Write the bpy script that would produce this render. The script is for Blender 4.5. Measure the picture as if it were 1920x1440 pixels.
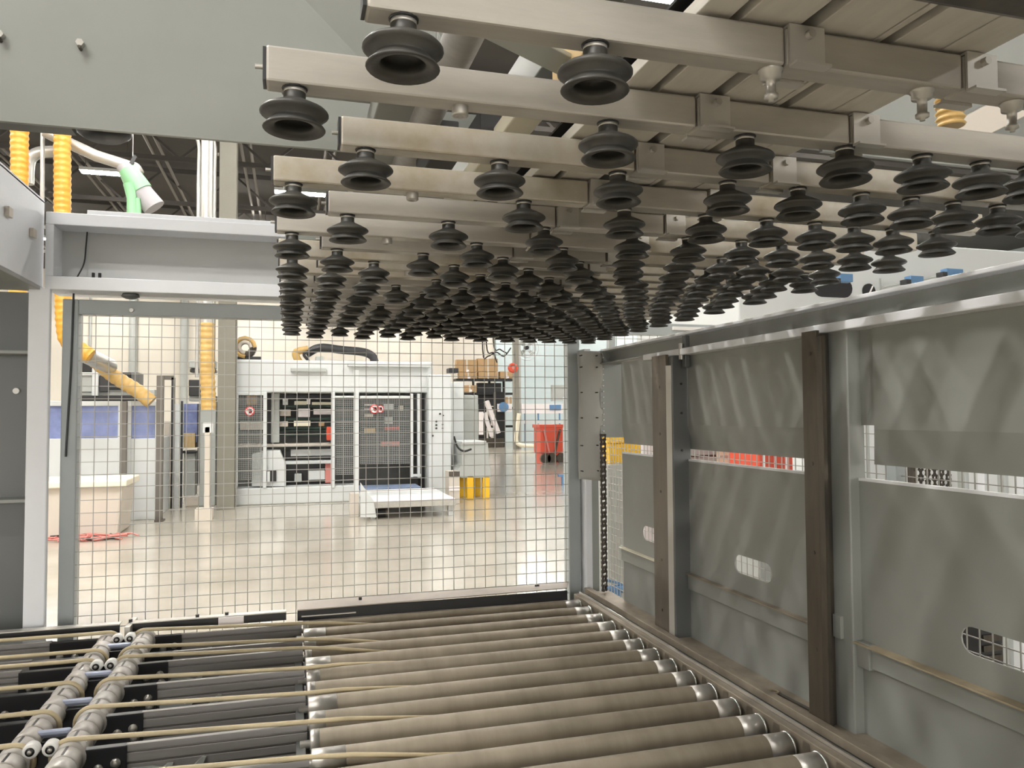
import bpy, math, random
from mathutils import Matrix, Vector

for o in list(bpy.data.objects):
    bpy.data.objects.remove(o)
SC = bpy.context.scene
COL = SC.collection

# ------------------------------------------------------------------ camera
FPX = 1442.0
ROT = ((0.9607, -0.0049, -0.2774), (-0.2773, -0.0393, -0.9600), (-0.0062, 0.9992, -0.0391))
CAMZ = 1.70
cam_d = bpy.data.cameras.new('camera')
cam = bpy.data.objects.new('camera', cam_d)
COL.objects.link(cam)
cam_d.sensor_fit = 'HORIZONTAL'
cam_d.sensor_width = 36.0
cam_d.lens = FPX / 1920.0 * 36.0
cam_d.clip_start = 0.02
cam_d.clip_end = 300
m3 = Matrix(ROT)
# orthonormalise
cx = m3.col[0].normalized(); cz = m3.col[2].normalized(); cy = cz.cross(cx).normalized(); cx = cy.cross(cz)
m3 = Matrix((cx, cy, cz)).transposed()
cam.matrix_world = Matrix.Translation((0, 0, CAMZ)) @ m3.to_4x4()
SC.camera = cam

# ------------------------------------------------------------------ world, exposure
w = bpy.data.worlds.new('world')
SC.world = w
w.use_nodes = True
w.node_tree.nodes['Background'].inputs[0].default_value = (1.0, 0.97, 0.93, 1)
w.node_tree.nodes['Background'].inputs[1].default_value = 0.25
vs = SC.view_settings
vs.view_transform = 'Standard'
vs.look = 'None'
vs.exposure = -0.24
vs.gamma = 1.0
vs.use_curve_mapping = False
SC.cycles.max_bounces = 8
SC.cycles.diffuse_bounces = 4
SC.cycles.glossy_bounces = 3
SC.cycles.caustics_reflective = False
SC.cycles.caustics_refractive = False
LAMP = 200.0           # radiance of the hall's linear lights


def at(px, py, Y):
    """the point at depth Y (metres along the hall) behind a measured image position"""
    v = m3 @ Vector((px - 960.0, 720.0 - py, -FPX))
    t = Y / v.y
    return Vector((v.x * t, Y, CAMZ + v.z * t))


# ------------------------------------------------------------------ materials
MATS = {}


def mat(name, base, rough=0.5, metal=0.0, nscale=0, namt=0.0, ncol=None, bump=0.0, bscale=60, emis=None, estr=0,
        alpha=None, spec=None, stretch=None, rvar=0.0):
    m = bpy.data.materials.new(name)
    m.use_nodes = True
    nt = m.node_tree
    b = nt.nodes['Principled BSDF']
    b.inputs['Base Color'].default_value = (*base, 1)
    b.inputs['Roughness'].default_value = rough
    b.inputs['Metallic'].default_value = metal
    if spec is not None:
        b.inputs['Specular IOR Level'].default_value = spec
    if nscale:
        tc = nt.nodes.new('ShaderNodeTexCoord')
        src = tc.outputs['Object']
        if stretch:
            mp = nt.nodes.new('ShaderNodeMapping')
            mp.inputs['Scale'].default_value = stretch
            nt.links.new(src, mp.inputs['Vector'])
            src = mp.outputs['Vector']
        n = nt.nodes.new('ShaderNodeTexNoise')
        n.inputs['Scale'].default_value = nscale
        n.inputs['Detail'].default_value = 6
        n.inputs['Roughness'].default_value = 0.6
        nt.links.new(src, n.inputs['Vector'])
        r = nt.nodes.new('ShaderNodeValToRGB')
        r.color_ramp.elements[0].position = 0.35
        r.color_ramp.elements[1].position = 0.7
        c2 = ncol if ncol else tuple(c * (1 - namt) for c in base)
        r.color_ramp.elements[0].color = (*base, 1)
        r.color_ramp.elements[1].color = (*c2, 1)
        nt.links.new(n.outputs['Fac'], r.inputs['Fac'])
        nt.links.new(r.outputs['Color'], b.inputs['Base Color'])
        if rvar:
            mr = nt.nodes.new('ShaderNodeMapRange')
            mr.inputs['To Min'].default_value = max(0.02, rough - rvar)
            mr.inputs['To Max'].default_value = rough + rvar
            nt.links.new(n.outputs['Fac'], mr.inputs['Value'])
            nt.links.new(mr.outputs['Result'], b.inputs['Roughness'])
    if bump:
        n2 = nt.nodes.new('ShaderNodeTexNoise')
        n2.inputs['Scale'].default_value = bscale
        n2.inputs['Detail'].default_value = 3
        tc2 = nt.nodes.new('ShaderNodeTexCoord')
        nt.links.new(tc2.outputs['Object'], n2.inputs['Vector'])
        bp = nt.nodes.new('ShaderNodeBump')
        bp.inputs['Strength'].default_value = bump
        bp.inputs['Distance'].default_value = 0.002
        nt.links.new(n2.outputs['Fac'], bp.inputs['Height'])
        nt.links.new(bp.outputs['Normal'], b.inputs['Normal'])
    if emis:
        b.inputs['Emission Color'].default_value = (*emis, 1)
        b.inputs['Emission Strength'].default_value = estr
    if alpha is not None:
        b.inputs['Alpha'].default_value = alpha
    MATS[name] = m
    return m


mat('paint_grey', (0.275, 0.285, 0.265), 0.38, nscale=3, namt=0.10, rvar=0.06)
mat('paint_light', (0.80, 0.815, 0.85), 0.4, nscale=3, namt=0.06)  # pale frame paint, lifted for the lamp light on the flanges
mat('paint_web', (0.50, 0.505, 0.50), 0.35, nscale=3, namt=0.06)  # cross beam paint again, darkened where the web gets less light
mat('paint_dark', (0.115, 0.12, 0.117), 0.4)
mat('fence_paint', (0.36, 0.39, 0.39), 0.4, nscale=4, namt=0.08)
mat('wire', (0.36, 0.35, 0.325), 0.45, 0.3)
mat('aluminium', (0.50, 0.472, 0.425), 0.42, 0.3, nscale=7, namt=0.16, stretch=(1, 6, 6), rvar=0.1)
mat('aluminium_stained', (0.51, 0.48, 0.425), 0.42, 0.3, nscale=16, ncol=(0.40, 0.345, 0.25), rvar=0.1)
mat('clip_metal', (0.60, 0.58, 0.54), 0.38, 0.5)
mat('plank', (0.72, 0.68, 0.61), 0.45, 0.2, nscale=7, namt=0.14, stretch=(6, 1, 6))  # aluminium lightened to make up for weak bounce light from below
mat('bright_metal', (0.78, 0.77, 0.74), 0.25, 0.9)
mat('profile', (0.36, 0.345, 0.33), 0.45, 0.3, nscale=6, namt=0.15, stretch=(1, 12, 12))
mat('rubber', (0.036, 0.036, 0.034), 0.5, nscale=22, ncol=(0.062, 0.059, 0.051), bump=0.15, bscale=90)
mat('black', (0.012, 0.012, 0.013), 0.4)
mat('black_plate', (0.018, 0.018, 0.02), 0.35)
mat('black_plastic', (0.03, 0.03, 0.032), 0.45)
mat('roller_steel', (0.355, 0.305, 0.235), 0.48, 0.25, nscale=5, ncol=(0.265, 0.225, 0.17), stretch=(2.5, 0.6, 0.6), rvar=0.1)
mat('zinc', (0.55, 0.53, 0.49), 0.4, 0.7, nscale=20, namt=0.15)
mat('brown_steel', (0.16, 0.138, 0.11), 0.42, 0.4, nscale=9, ncol=(0.125, 0.107, 0.083), stretch=(3, 3, 0.5))
mat('dark_steel', (0.06, 0.055, 0.05), 0.35, 0.5, nscale=8, ncol=(0.12, 0.10, 0.075), stretch=(3, 3, 0.6))
mat('dusty_rail', (0.34, 0.29, 0.225), 0.5, 0.25, nscale=12, namt=0.3)
mat('tan_dust', (0.42, 0.35, 0.24), 0.7, nscale=14, namt=0.25)
mat('rear_plate', (0.42, 0.37, 0.32), 0.45, 0.3, nscale=8, namt=0.2)
mat('belt', (0.62, 0.52, 0.33), 0.45, nscale=9, namt=0.3)
mat('shaft_plastic', (0.58, 0.56, 0.53), 0.36, 0.1, nscale=14, ncol=(0.45, 0.41, 0.36))
mat('white_plastic', (0.8, 0.79, 0.76), 0.35)
mat('blue_clamp', (0.32, 0.36, 0.47), 0.4, 0.2)
mat('chain_steel', (0.10, 0.085, 0.075), 0.4, 0.7)
mat('cover_fabric', (0.44, 0.43, 0.395), 0.6, bump=0.3, bscale=14)
mat('concrete', (0.46, 0.425, 0.36), 0.15, nscale=0.8, ncol=(0.33, 0.30, 0.245), rvar=0.07, spec=0.5)
mat('wall_cream', (0.74, 0.695, 0.61), 0.75, nscale=0.5, namt=0.06)
mat('wall_blue', (0.56, 0.65, 0.665), 0.75)
mat('ceiling_dark', (0.06, 0.054, 0.048), 0.8, nscale=0.6, namt=0.25)
mat('steel_brown', (0.14, 0.127, 0.11), 0.6)
mat('column_paint', (0.26, 0.25, 0.21), 0.55, nscale=2, namt=0.08)
mat('machine_white', (0.64, 0.665, 0.665), 0.4, nscale=1, namt=0.04)
mat('machine_grey', (0.42, 0.44, 0.42), 0.45)
mat('beige', (0.60, 0.545, 0.475), 0.5)
mat('cream', (0.85, 0.80, 0.64), 0.45)
mat('blue_glass', (0.12, 0.15, 0.30), 0.25, spec=0.3, nscale=1.5, ncol=(0.30, 0.36, 0.66))
mat('blue_mat', (0.18, 0.24, 0.36), 0.6, nscale=10, namt=0.3)
mat('hose_yellow', (0.64, 0.34, 0.045), 0.4, nscale=4, namt=0.15)
mat('hose_tan', (0.58, 0.38, 0.13), 0.4, nscale=4, namt=0.2)
mat('duct', (0.52, 0.515, 0.49), 0.35, 0.6)
mat('duct_bag', (0.36, 0.345, 0.36), 0.7)
mat('green_film', (0.30, 0.62, 0.34), 0.45, alpha=0.85)
mat('carton', (0.46, 0.30, 0.15), 0.8, nscale=3, namt=0.12)
mat('red', (0.62, 0.085, 0.045), 0.4)
mat('red_sign', (0.75, 0.06, 0.06), 0.5)
mat('sign_white', (0.85, 0.8, 0.8), 0.5)
mat('pink_strap', (0.62, 0.22, 0.19), 0.6)
mat('safety_yellow', (0.85, 0.50, 0.02), 0.45)
mat('dark_green', (0.03, 0.07, 0.055), 0.5)
mat('blue', (0.12, 0.25, 0.45), 0.4)
mat('wood', (0.55, 0.40, 0.2), 0.7, nscale=5, namt=0.25, stretch=(6, 1, 1))
mat('lamp_white', (1, 1, 1), 0.5, emis=(1.0, 0.965, 0.91), estr=LAMP)
mat('dark_brown_steel', (0.10, 0.082, 0.06), 0.4, 0.4, nscale=9, ncol=(0.06, 0.05, 0.038), stretch=(3, 3, 0.5))
mat('daylight', (0.9, 0.95, 1), 0.3, emis=(1.0, 0.97, 0.92), estr=7.5)  # fill glow of the added back-wall windows
mat('lamp_case', (0.6, 0.6, 0.58), 0.5)


# ------------------------------------------------------------------ mesh helpers
WL = {}


class MB:
    def __init__(self):
        self.v = []; self.f = []; self.s = []; self.m = []

    def add(self, vs_, fs, smooth=False, mi=0):
        k = len(self.v)
        self.v += [tuple(p) for p in vs_]
        for f in fs:
            self.f.append(tuple(i + k for i in f)); self.s.append(smooth); self.m.append(mi)
        return self

    def box(self, x0, x1, y0, y1, z0, z1, mi=0):
        x0, x1 = min(x0, x1), max(x0, x1); y0, y1 = min(y0, y1), max(y0, y1); z0, z1 = min(z0, z1), max(z0, z1)
        v = [(x, y, z) for x in (x0, x1) for y in (y0, y1) for z in (z0, z1)]
        return self.add(v, [(0, 1, 3, 2), (4, 6, 7, 5), (0, 4, 5, 1), (2, 3, 7, 6), (0, 2, 6, 4), (1, 5, 7, 3)], mi=mi)

    def bar(self, a, b, wd, h, up=(0, 0, 1)):
        a, b = Vector(a), Vector(b)
        d = (b - a).normalized()
        u = Vector(up)
        if abs(d.dot(u)) > 0.98:
            u = Vector((1, 0, 0))
        s = d.cross(u).normalized() * wd / 2
        t = s.cross(d).normalized() * h / 2
        v = [p + i * s + j * t for p in (a, b) for i in (-1, 1) for j in (-1, 1)]
        return self.add(v, [(0, 1, 3, 2), (4, 6, 7, 5), (0, 4, 5, 1), (2, 3, 7, 6), (0, 2, 6, 4), (1, 5, 7, 3)])

    def tube(self, path, r, n=10, caps=True, smooth=True):
        path = [Vector(p) for p in path]
        rs = r if isinstance(r, (list, tuple)) else [r] * len(path)
        vs_, fs = [], []
        prev = None
        for i, p in enumerate(path):
            d = (path[min(i + 1, len(path) - 1)] - path[max(i - 1, 0)]).normalized()
            if prev is None:
                u = Vector((0, 0, 1)) if abs(d.z) < 0.9 else Vector((1, 0, 0))
                s = d.cross(u).normalized()
            else:
                s = (prev - d * prev.dot(d)).normalized()
            prev = s
            t = d.cross(s)
            for k in range(n):
                a = 2 * math.pi * k / n
                vs_.append(p + (s * math.cos(a) + t * math.sin(a)) * rs[i])
        for i in range(len(path) - 1):
            for k in range(n):
                fs.append((i * n + k, i * n + (k + 1) % n, (i + 1) * n + (k + 1) % n, (i + 1) * n + k))
        self.add(vs_, fs, smooth)
        if caps:
            e = (len(path) - 1) * n
            self.add(vs_[:n], [tuple(range(n))[::-1]])
            self.add(vs_[e:], [tuple(range(n))])
        return self

    def cyl(self, a, b, r, n=16, caps=True):
        return self.tube([a, b], r, n, caps)

    def lathe(self, prof, c=(0, 0, 0), n=20, axis='z', smooth=True):
        vs_, fs = [], []
        for (r, z) in prof:
            for k in range(n):
                a = 2 * math.pi * k / n
                p = (r * math.cos(a), r * math.sin(a), z)
                if axis == 'x':
                    p = (p[2], p[0], p[1])
                elif axis == 'y':
                    p = (p[1], p[2], p[0])
                vs_.append((p[0] + c[0], p[1] + c[1], p[2] + c[2]))
        for i in range(len(prof) - 1):
            for k in range(n):
                fs.append((i * n + k, i * n + (k + 1) % n, (i + 1) * n + (k + 1) % n, (i + 1) * n + k))
        return self.add(vs_, fs, smooth)

    def prism(self, poly, ext):
        e = Vector(ext)
        n = len(poly)
        a = [Vector(p) for p in poly]
        b = [p + e for p in a]
        fs = [tuple(range(n))[::-1], tuple(range(n, 2 * n))]
        fs += [(i, (i + 1) % n, n + (i + 1) % n, n + i) for i in range(n)]
        return self.add(a + b, fs)

    def build(self, name, material, parent=None, bevel=0.0, loc=None):
        L = Vector(WL.get(parent.name, (0, 0, 0))) if parent else Vector((0, 0, 0))
        if loc is not None and parent is None:
            L = Vector(loc)
        me = bpy.data.meshes.new(name)
        me.from_pydata([tuple(Vector(p) - L) for p in self.v], [], self.f)
        mats = material if isinstance(material, (list, tuple)) else [material]
        for mm in mats:
            me.materials.append(MATS[mm])
        for p, s, mi in zip(me.polygons, self.s, self.m):
            p.use_smooth = s
            p.material_index = mi
        import bmesh
        bm = bmesh.new(); bm.from_mesh(me)
        bmesh.ops.recalc_face_normals(bm, faces=bm.faces)
        bm.to_mesh(me); bm.free()
        o = bpy.data.objects.new(name, me)
        COL.objects.link(o)
        if parent:
            o.parent = parent
            WL[o.name] = tuple(L)
        else:
            o.location = L
            WL[o.name] = tuple(L)
        if bevel:
            md = o.modifiers.new('bevel', 'BEVEL')
            md.width = bevel; md.segments = 2; md.limit_method = 'ANGLE'
        return o


def tag(o, label=None, cat=None, group=None, kind=None):
    if label: o['label'] = label
    if cat: o['category'] = cat
    if group: o['group'] = group
    if kind: o['kind'] = kind
    return o


def thing(name, label, cat, loc=(0, 0, 0), group=None):
    o = bpy.data.objects.new(name, None)
    o.empty_display_size = 0.1
    COL.objects.link(o)
    o.location = loc
    WL[o.name] = tuple(loc)
    return tag(o, label, cat, group)


def inst(name, src, pos, parent, rot=None):
    """another object with the same mesh data, placed at a world position under parent"""
    o = bpy.data.objects.new(name, src)
    COL.objects.link(o)
    if parent:
        o.parent = parent
        o.location = Vector(pos) - Vector(WL[parent.name])
        WL[o.name] = tuple(pos)
    else:
        o.location = pos
        WL[o.name] = tuple(pos)
    if rot:
        o.rotation_euler = rot
    return o


def mesh_of(mb, name, material):
    o = mb.build(name, material)
    me = o.data
    bpy.data.objects.remove(o)
    return me


def struct(name, mb, material):
    return tag(mb.build(name, material), kind='structure')


def bez(pts, n=24):
    """smooth path through points (Catmull-Rom)"""
    P = [Vector(p) for p in pts]
    P = [2 * P[0] - P[1]] + P + [2 * P[-1] - P[-2]]
    out = []
    segs = len(P) - 3
    per = max(2, n // segs)
    for i in range(segs):
        a, b, c, d = P[i:i + 4]
        for k in range(per):
            t = k / per
            out.append(0.5 * ((2 * b) + (c - a) * t + (2 * a - 5 * b + 4 * c - d) * t * t + (3 * b - a - 3 * c + d) * t ** 3))
    out.append(P[-2])
    return out


def hose_mb(pts, r, pitch=0.05, amp=0.1, n=12):
    path = bez(pts, 60)
    L = sum((path[i + 1] - path[i]).length for i in range(len(path) - 1))
    k = max(8, int(L / pitch) * 4)
    # resample
    out, acc, step = [path[0]], 0.0, L / k
    i, rem = 0, step
    cur = path[0]
    for i in range(len(path) - 1):
        a, b = path[i], path[i + 1]
        seg = (b - a).length
        pos = 0.0
        while seg - pos >= rem:
            pos += rem
            out.append(a.lerp(b, pos / seg)); rem = step
        rem -= seg - pos
    rs = [r * (1 + amp * math.sin(2 * math.pi * j / 4)) for j in range(len(out))]
    return MB().tube(out, rs, n)


def stadium(c, hw, hh, n=8):
    """closed outline in (u, v): a slot with round ends"""
    pts = []
    m = 8
    for k in range(n + 1):
        a = -math.pi / 2 + math.pi * k / n
        pts.append((c[0] + hw - hh + hh * math.cos(a), c[1] + hh * math.sin(a)))
    for k in range(1, m):
        pts.append((c[0] + (hw - hh) * (1 - 2 * k / m), c[1] + hh))
    for k in range(n + 1):
        a = math.pi / 2 + math.pi * k / n
        pts.append((c[0] - hw + hh + hh * math.cos(a), c[1] + hh * math.sin(a)))
    for k in range(1, m):
        pts.append((c[0] - (hw - hh) * (1 - 2 * k / m), c[1] - hh))
    return pts


def plate_with_hole(u0, u1, v0, v1, hole, put, thick):
    """rectangular plate with one slot, bridged outline; put(u, v, t) -> point"""
    mb = MB()
    n = len(hole)
    cu = sum(p[0] for p in hole) / n; cv = sum(p[1] for p in hole) / n
    outer = []
    for (u, v) in hole:
        du, dv = u - cu, v - cv
        s = 1e9
        if du > 1e-9: s = min(s, (u1 - cu) / du)
        if du < -1e-9: s = min(s, (u0 - cu) / du)
        if dv > 1e-9: s = min(s, (v1 - cv) / dv)
        if dv < -1e-9: s = min(s, (v0 - cv) / dv)
        outer.append((cu + du * s, cv + dv * s))
    corners = [(u1, v0), (u1, v1), (u0, v1), (u0, v0)]
    for t in (0, thick):
        vs_ = [put(*p, t) for p in hole] + [put(*p, t) for p in outer] + [put(*p, t) for p in corners]
        fs = []
        for i in range(n):
            j = (i + 1) % n
            f = [i, j, n + j, n + i]
            a, b = outer[i], outer[j]
            if abs(a[0] - b[0]) > 1e-6 and abs(a[1] - b[1]) > 1e-6:
                best = min(range(4), key=lambda k: abs(corners[k][0] - a[0]) + abs(corners[k][1] - a[1]) + abs(corners[k][0] - b[0]) + abs(corners[k][1] - b[1]))
                f = [i, j, n + j, 2 * n + best, n + i]
            fs.append(tuple(f))
        mb.add(vs_, fs)
    # inner wall of the slot
    vs_ = [put(*p, 0) for p in hole] + [put(*p, thick) for p in hole]
    mb.add(vs_, [(i, (i + 1) % n, n + (i + 1) % n, n + i) for i in range(n)])
    return mb


R = random.Random(7)

# ================================================================== the hall
HX0, HX1, HY0, HY1, HZ = -30.0, 34.0, -15.0, 46.0, 9.6
struct('floor', MB().box(HX0, HX1, HY0, HY1, -0.2, 0), 'concrete')
struct('ceiling', MB().box(HX0, HX1, HY0, HY1, HZ, HZ + 0.2), 'ceiling_dark')
struct('wall_far', MB().box(HX0, 12.2, HY1, HY1 + 0.3, 0, HZ), 'wall_cream')
struct('wall_far_right', MB().box(12.2, HX1, HY1 - 0.3, HY1 + 0.3, 0, HZ), 'wall_blue')
struct('wall_left', MB().box(HX0 - 0.3, HX0, HY0, HY1, 0, HZ), 'wall_cream')
struct('wall_right', MB().box(HX1, HX1 + 0.3, HY0, HY1, 0, HZ), 'wall_blue')
struct('wall_back', MB().box(HX0, HX1, HY0 - 0.3, HY0, 0, HZ), 'wall_cream')

# glowing windows added to the unseen back wall as low fill light
for n_, x_ in enumerate((-10.5, -4.0, 2.5, 9.0)):
    wn = struct('window_%d' % (n_ + 1), MB().box(x_, x_ + 5.2, HY0 + .02, HY0 + .06, .9, 5.0), 'daylight')
    for k_ in range(1, 4):
        MB().box(x_ + k_ * 1.3 - .04, x_ + k_ * 1.3 + .04, HY0 + .06, HY0 + .12, .9, 5.0).build('mullion', 'machine_grey', wn)
    MB().box(x_ - .1, x_ + 5.3, HY0 + .06, HY0 + .14, 2.85, 2.95).build('transom', 'machine_grey', wn)

# linear lights: a case and a diffuser
def lamp(x, y, z, ln, label, group='linear lights under the hall roof', along='x'):
    t = thing('linear_light', label, 'light', (x, y, z), group)
    hx, hy = (ln / 2, 0.16) if along == 'x' else (0.16, ln / 2)
    MB().box(x - hx, x + hx, y - hy, y + hy, z + 0.03, z + 0.12).build('lamp_case', 'lamp_case', t)
    MB().box(x - hx + .02, x + hx - .02, y - hy + .02, y + hy - .02, z, z + 0.03).build('diffuser', 'lamp_white', t)
    for s in (-1, 1):
        MB().cyl((x + s * hx * .8, y, z + 0.12), (x + s * hx * .8, y, HZ), 0.012, 6).build('hanger', 'steel_brown', t)
    return t

p = at(200, 326, 24.0)
lamp(p.x, p.y, p.z, 1.35, 'glowing linear light left of the green dust bag, under the dark roof')
p2 = at(563, 364, 24.0)
lamp(p2.x, p2.y, p2.z, 1.5, 'glowing linear light seen behind the suction cup on the second-lowest left beam')
for gx in (-24, -16.5, -9, -1.5, 6, 13.5, 21, 28.5):
    for gy in (8, 11.5, 15, 29.5, 34, 38.5, 43):
        if abs(gx - p.x) < 4 and abs(gy - 24) < 4: continue
        lamp(gx, gy, 8.7, 1.5, 'linear light of the regular rows under the hall roof')

for gx, gy in ((13.5, -2), (21, -2), (13.5, -9), (-9, -9), (-16.5, -9), (-6, 5), (-6, -2.5), (-2.6, 6.5), (-2.6, -1.5)):  # added out of view to light the machine and streak the side wall
    lamp(gx, gy, 8.7, {-6: 4.5, -2.6: 2.2}.get(gx, 1.5), 'linear light of the regular rows under the hall roof')

# roof joists along the hall: twin tubes, seen as dark pairs of lines
for i, (px, py) in enumerate(((280, 255), (460, 270), (130, 275), (20, 300), (620, 280))):
    q = at(px, py, 20)
    s = (9.0 - CAMZ) / (q.z - CAMZ)
    X = q.x * s
    t = thing('roof_purlin', ('twin-tube roof purlin right of the green dust bag', 'twin-tube roof purlin right of the pale steel column',
                              'twin-tube roof purlin running behind the glowing light and the dust bag', 'twin-tube roof purlin over the leftmost yellow hose',
                              'twin-tube roof purlin hidden over the suction beams')[i], 'purlin', (X, 25, 9.0), 'purlins running along the hall roof')
    for dx in (-0.12, 0.12):
        MB().cyl((X + dx, 8, 9.0), (X + dx, HY1, 9.0), 0.045, 8).build('chord', 'steel_brown', t)
for k, Y in enumerate((17, 21.5, 26, 30.5, 35)):
    t = thing('roof_truss', ('nearest dark open-web truss crossing above the filter bag', 'dark open-web truss just in front of the glowing light', 'dark open-web truss just behind the glowing light', 'fourth dark open-web truss from the front', 'furthest dark open-web truss near the cream end wall')[k], 'truss', (0, Y, 8.2), 'trusses crossing the hall roof')
    MB().box(HX0, HX1, Y - .05, Y + .05, 9.35, 9.5).build('top_chord', 'ceiling_dark', t)
    MB().box(HX0, HX1, Y - .05, Y + .05, 8.35, 8.47).build('bottom_chord', 'ceiling_dark', t)
    mb = MB()
    x = -16.0
    while x < 12:
        mb.bar((x, Y, 8.42), (x + 1.1, Y, 9.4), .06, .06)
        mb.bar((x + 1.1, Y, 9.4), (x + 2.2, Y, 8.42), .06, .06)
        x += 2.2
    mb.build('web', 'ceiling_dark', t)

# ================================================================== machine frame (left column, side beam, cross beam)
fr = thing('machine_frame', 'pale grey welded steel frame of column and beams around the wire fence', 'steel frame', (-1.0, 3.5, 0))
# H-column: flanges left and right, web facing the camera
cc = MB().box(-0.985, -0.910, 3.40, 3.43, 0, 2.21)
cc.box(-0.985, -0.970, 3.43, 3.60, 0, 2.21)
cc.build('corner_column', 'paint_light', fr, 0.004)
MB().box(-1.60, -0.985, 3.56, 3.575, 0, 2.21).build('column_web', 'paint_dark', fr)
for z in (1.956, 1.372, 0.8):
    MB().box(-1.60, -0.985, 3.44, 3.56, z - .006, z + .006).build('stiffener', 'paint_grey', fr)
h = at(30, 733, 3.55)
MB().cyl((h.x, 3.548, h.z), (h.x, 3.562, h.z), 0.012, 14).build('web_hole_plug', 'white_plastic', fr)  # white disc painted in for the bright hole through the web
# longitudinal beam on the left
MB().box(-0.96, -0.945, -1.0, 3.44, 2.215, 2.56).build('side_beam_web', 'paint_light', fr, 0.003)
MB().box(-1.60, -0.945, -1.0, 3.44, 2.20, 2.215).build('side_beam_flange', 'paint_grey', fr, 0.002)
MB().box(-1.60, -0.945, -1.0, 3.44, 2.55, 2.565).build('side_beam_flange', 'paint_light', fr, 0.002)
for px, py in ((12, 395), (58, 435)):
    q = at(px, py, 3.0)
    s = -0.945 / q.x
    c = Vector((-0.945, 3.0 * s, CAMZ + (q.z - CAMZ) * s))
    MB().box(-0.945, -0.93, c.y - .02, c.y + .02, c.z - .022, c.z + .012).build('cleat', 'beige', fr, 0.002)
# cross beam along X in front of the fence top
XB1 = 1.32
MB().box(-0.93, XB1, 3.40, 3.60, 2.462, 2.512).build('top_flange', 'paint_light', fr, 0.003)
MB().box(-0.93, XB1, 3.40, 3.60, 2.204, 2.257).build('bottom_flange', 'paint_light', fr, 0.003)
MB().box(-0.93, XB1, 3.52, 3.535, 2.257, 2.462).build('beam_web', 'paint_web', fr)
MB().box(-0.93, -0.90, 3.40, 3.53, 2.257, 2.462).build('end_plate', 'paint_light', fr, 0.002)
q0, q1 = at(168, 410, 3.45), at(520, 430, 3.45)
MB().box(q0.x, XB1, 3.41, 3.59, 2.512, 2.53).build('packing_strip', 'paint_light', fr, 0.002)
MB().tube(bez([(-0.805, 3.50, 2.46), (-0.81, 3.505, 2.40), (-0.815, 3.5, 2.33), (-0.835, 3.47, 2.26)], 12), 0.003, 6).build('beam_cable', 'black', fr)
for px in (175, 187):
    q = at(px, 518, 3.46)
    MB().cyl((q.x, 3.46, 2.257), (q.x, 3.46, 2.285), 0.006, 8).build('stud', 'black', fr)
q = at(243, 558, 3.44)
MB().lathe([(0.0, .0), (.03, .0), (.035, -.012), (.02, -.02), (0, -.02)], (q.x, 3.46, 2.204), 16).build('downlight', 'paint_dark', fr)

# ================================================================== wire fence in the opening
fe = thing('wire_fence', 'grey framed wire mesh fence panel across the machine opening', 'fence', (0.2, 3.5, 0))
FX0, FX1, FZ0, FZ1 = -0.828, 1.286, 0.25, 2.117
MB().box(-0.886, FX0, 3.48, 3.54, 0, 2.178).build('fence_post', 'fence_paint', fe, 0.004)
MB().box(FX1, 1.347, 3.48, 3.54, 0, 2.178).build('fence_post', 'fence_paint', fe, 0.004)
MB().box(FX0, FX1, 3.48, 3.54, FZ1, 2.178).build('top_rail', 'fence_paint', fe, 0.003)
MB().box(FX0, FX1, 3.48, 3.54, 0.2, FZ0).build('bottom_rail', 'fence_paint', fe, 0.003)
mb = MB()
nx = 42
for i in range(nx + 1):
    x = FX0 + 0.012 + i * (FX1 - FX0 - .024) / nx
    mb.box(x - .0014, x + .0014, 3.494, 3.4972, FZ0 - .03, FZ1 + .0)
z = FZ1 - 0.035
while z > FZ0:
    mb.box(-0.862, 1.322, 3.4905, 3.494, z - .0014, z + .0014)
    z -= 0.0515
tag(mb.build('wire_mesh', 'wire', fe), kind='stuff')
q = at(247, 582, 3.48)
MB().cyl((q.x, 3.47, q.z), (q.x, 3.48, q.z), .008, 10).build('rail_bolt', 'zinc', fe)
MB().tube(bez([(-0.845, 3.475, 2.2), (-0.848, 3.474, 2.0), (-0.852, 3.474, 1.85), (-0.862, 3.474, 1.6), (-0.864, 3.474, 1.54)], 16), 0.004, 6).build('fence_cable', 'black', fe)

# ================================================================== suction gripper
XA = [.103, .30, .496, .692, .825, .955, 1.06, 1.155, 1.255, 1.35]
XBc = [.005, .20, .398, .597, .765, .90, 1.012, 1.103, 1.20, 1.31]
ROWS = [.725, .915, 1.104, 1.30, 1.478, 1.652, 1.79, 1.91, 2.02, 2.13, 2.25, 2.355, 2.455, 2.55, 2.65, 2.74, 2.83, 2.915, 3.0, 3.085, 3.18, 3.27, 3.37]
gr = thing('suction_gripper', 'overhead vacuum gripper of aluminium beams carrying rows of black suction cups', 'vacuum gripper', (0.7, 2.0, 2.03))
ZB = 2.079
cup = mesh_of(MB().lathe([(0, .031), (.012, .029), (.029, .0195), (.0225, .012), (.0215, .006), (.0228, .0035), (.0345, .0), (.0356, .0012), (.0345, .003),
                          (.027, .0105), (.0268, .012), (.0365, .0165), (.039, .0185), (.0388, .0205), (.0365, .023), (.025, .029), (.0155, .0335), (.0126, .036), (.0126, .0435)], n=28), 'suction_cup', 'rubber')
nip = mesh_of(MB().lathe([(.0118, .043), (.0128, .0435), (.0128, .0472), (.0115, .0475), (0, .0475)], n=16), 'nipple', 'zinc')
oring = mesh_of(MB().lathe([(.0135, .0472), (.0146, .048), (.0146, .0492), (0, .0492)], n=16), 'seal_ring', 'black')
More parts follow.
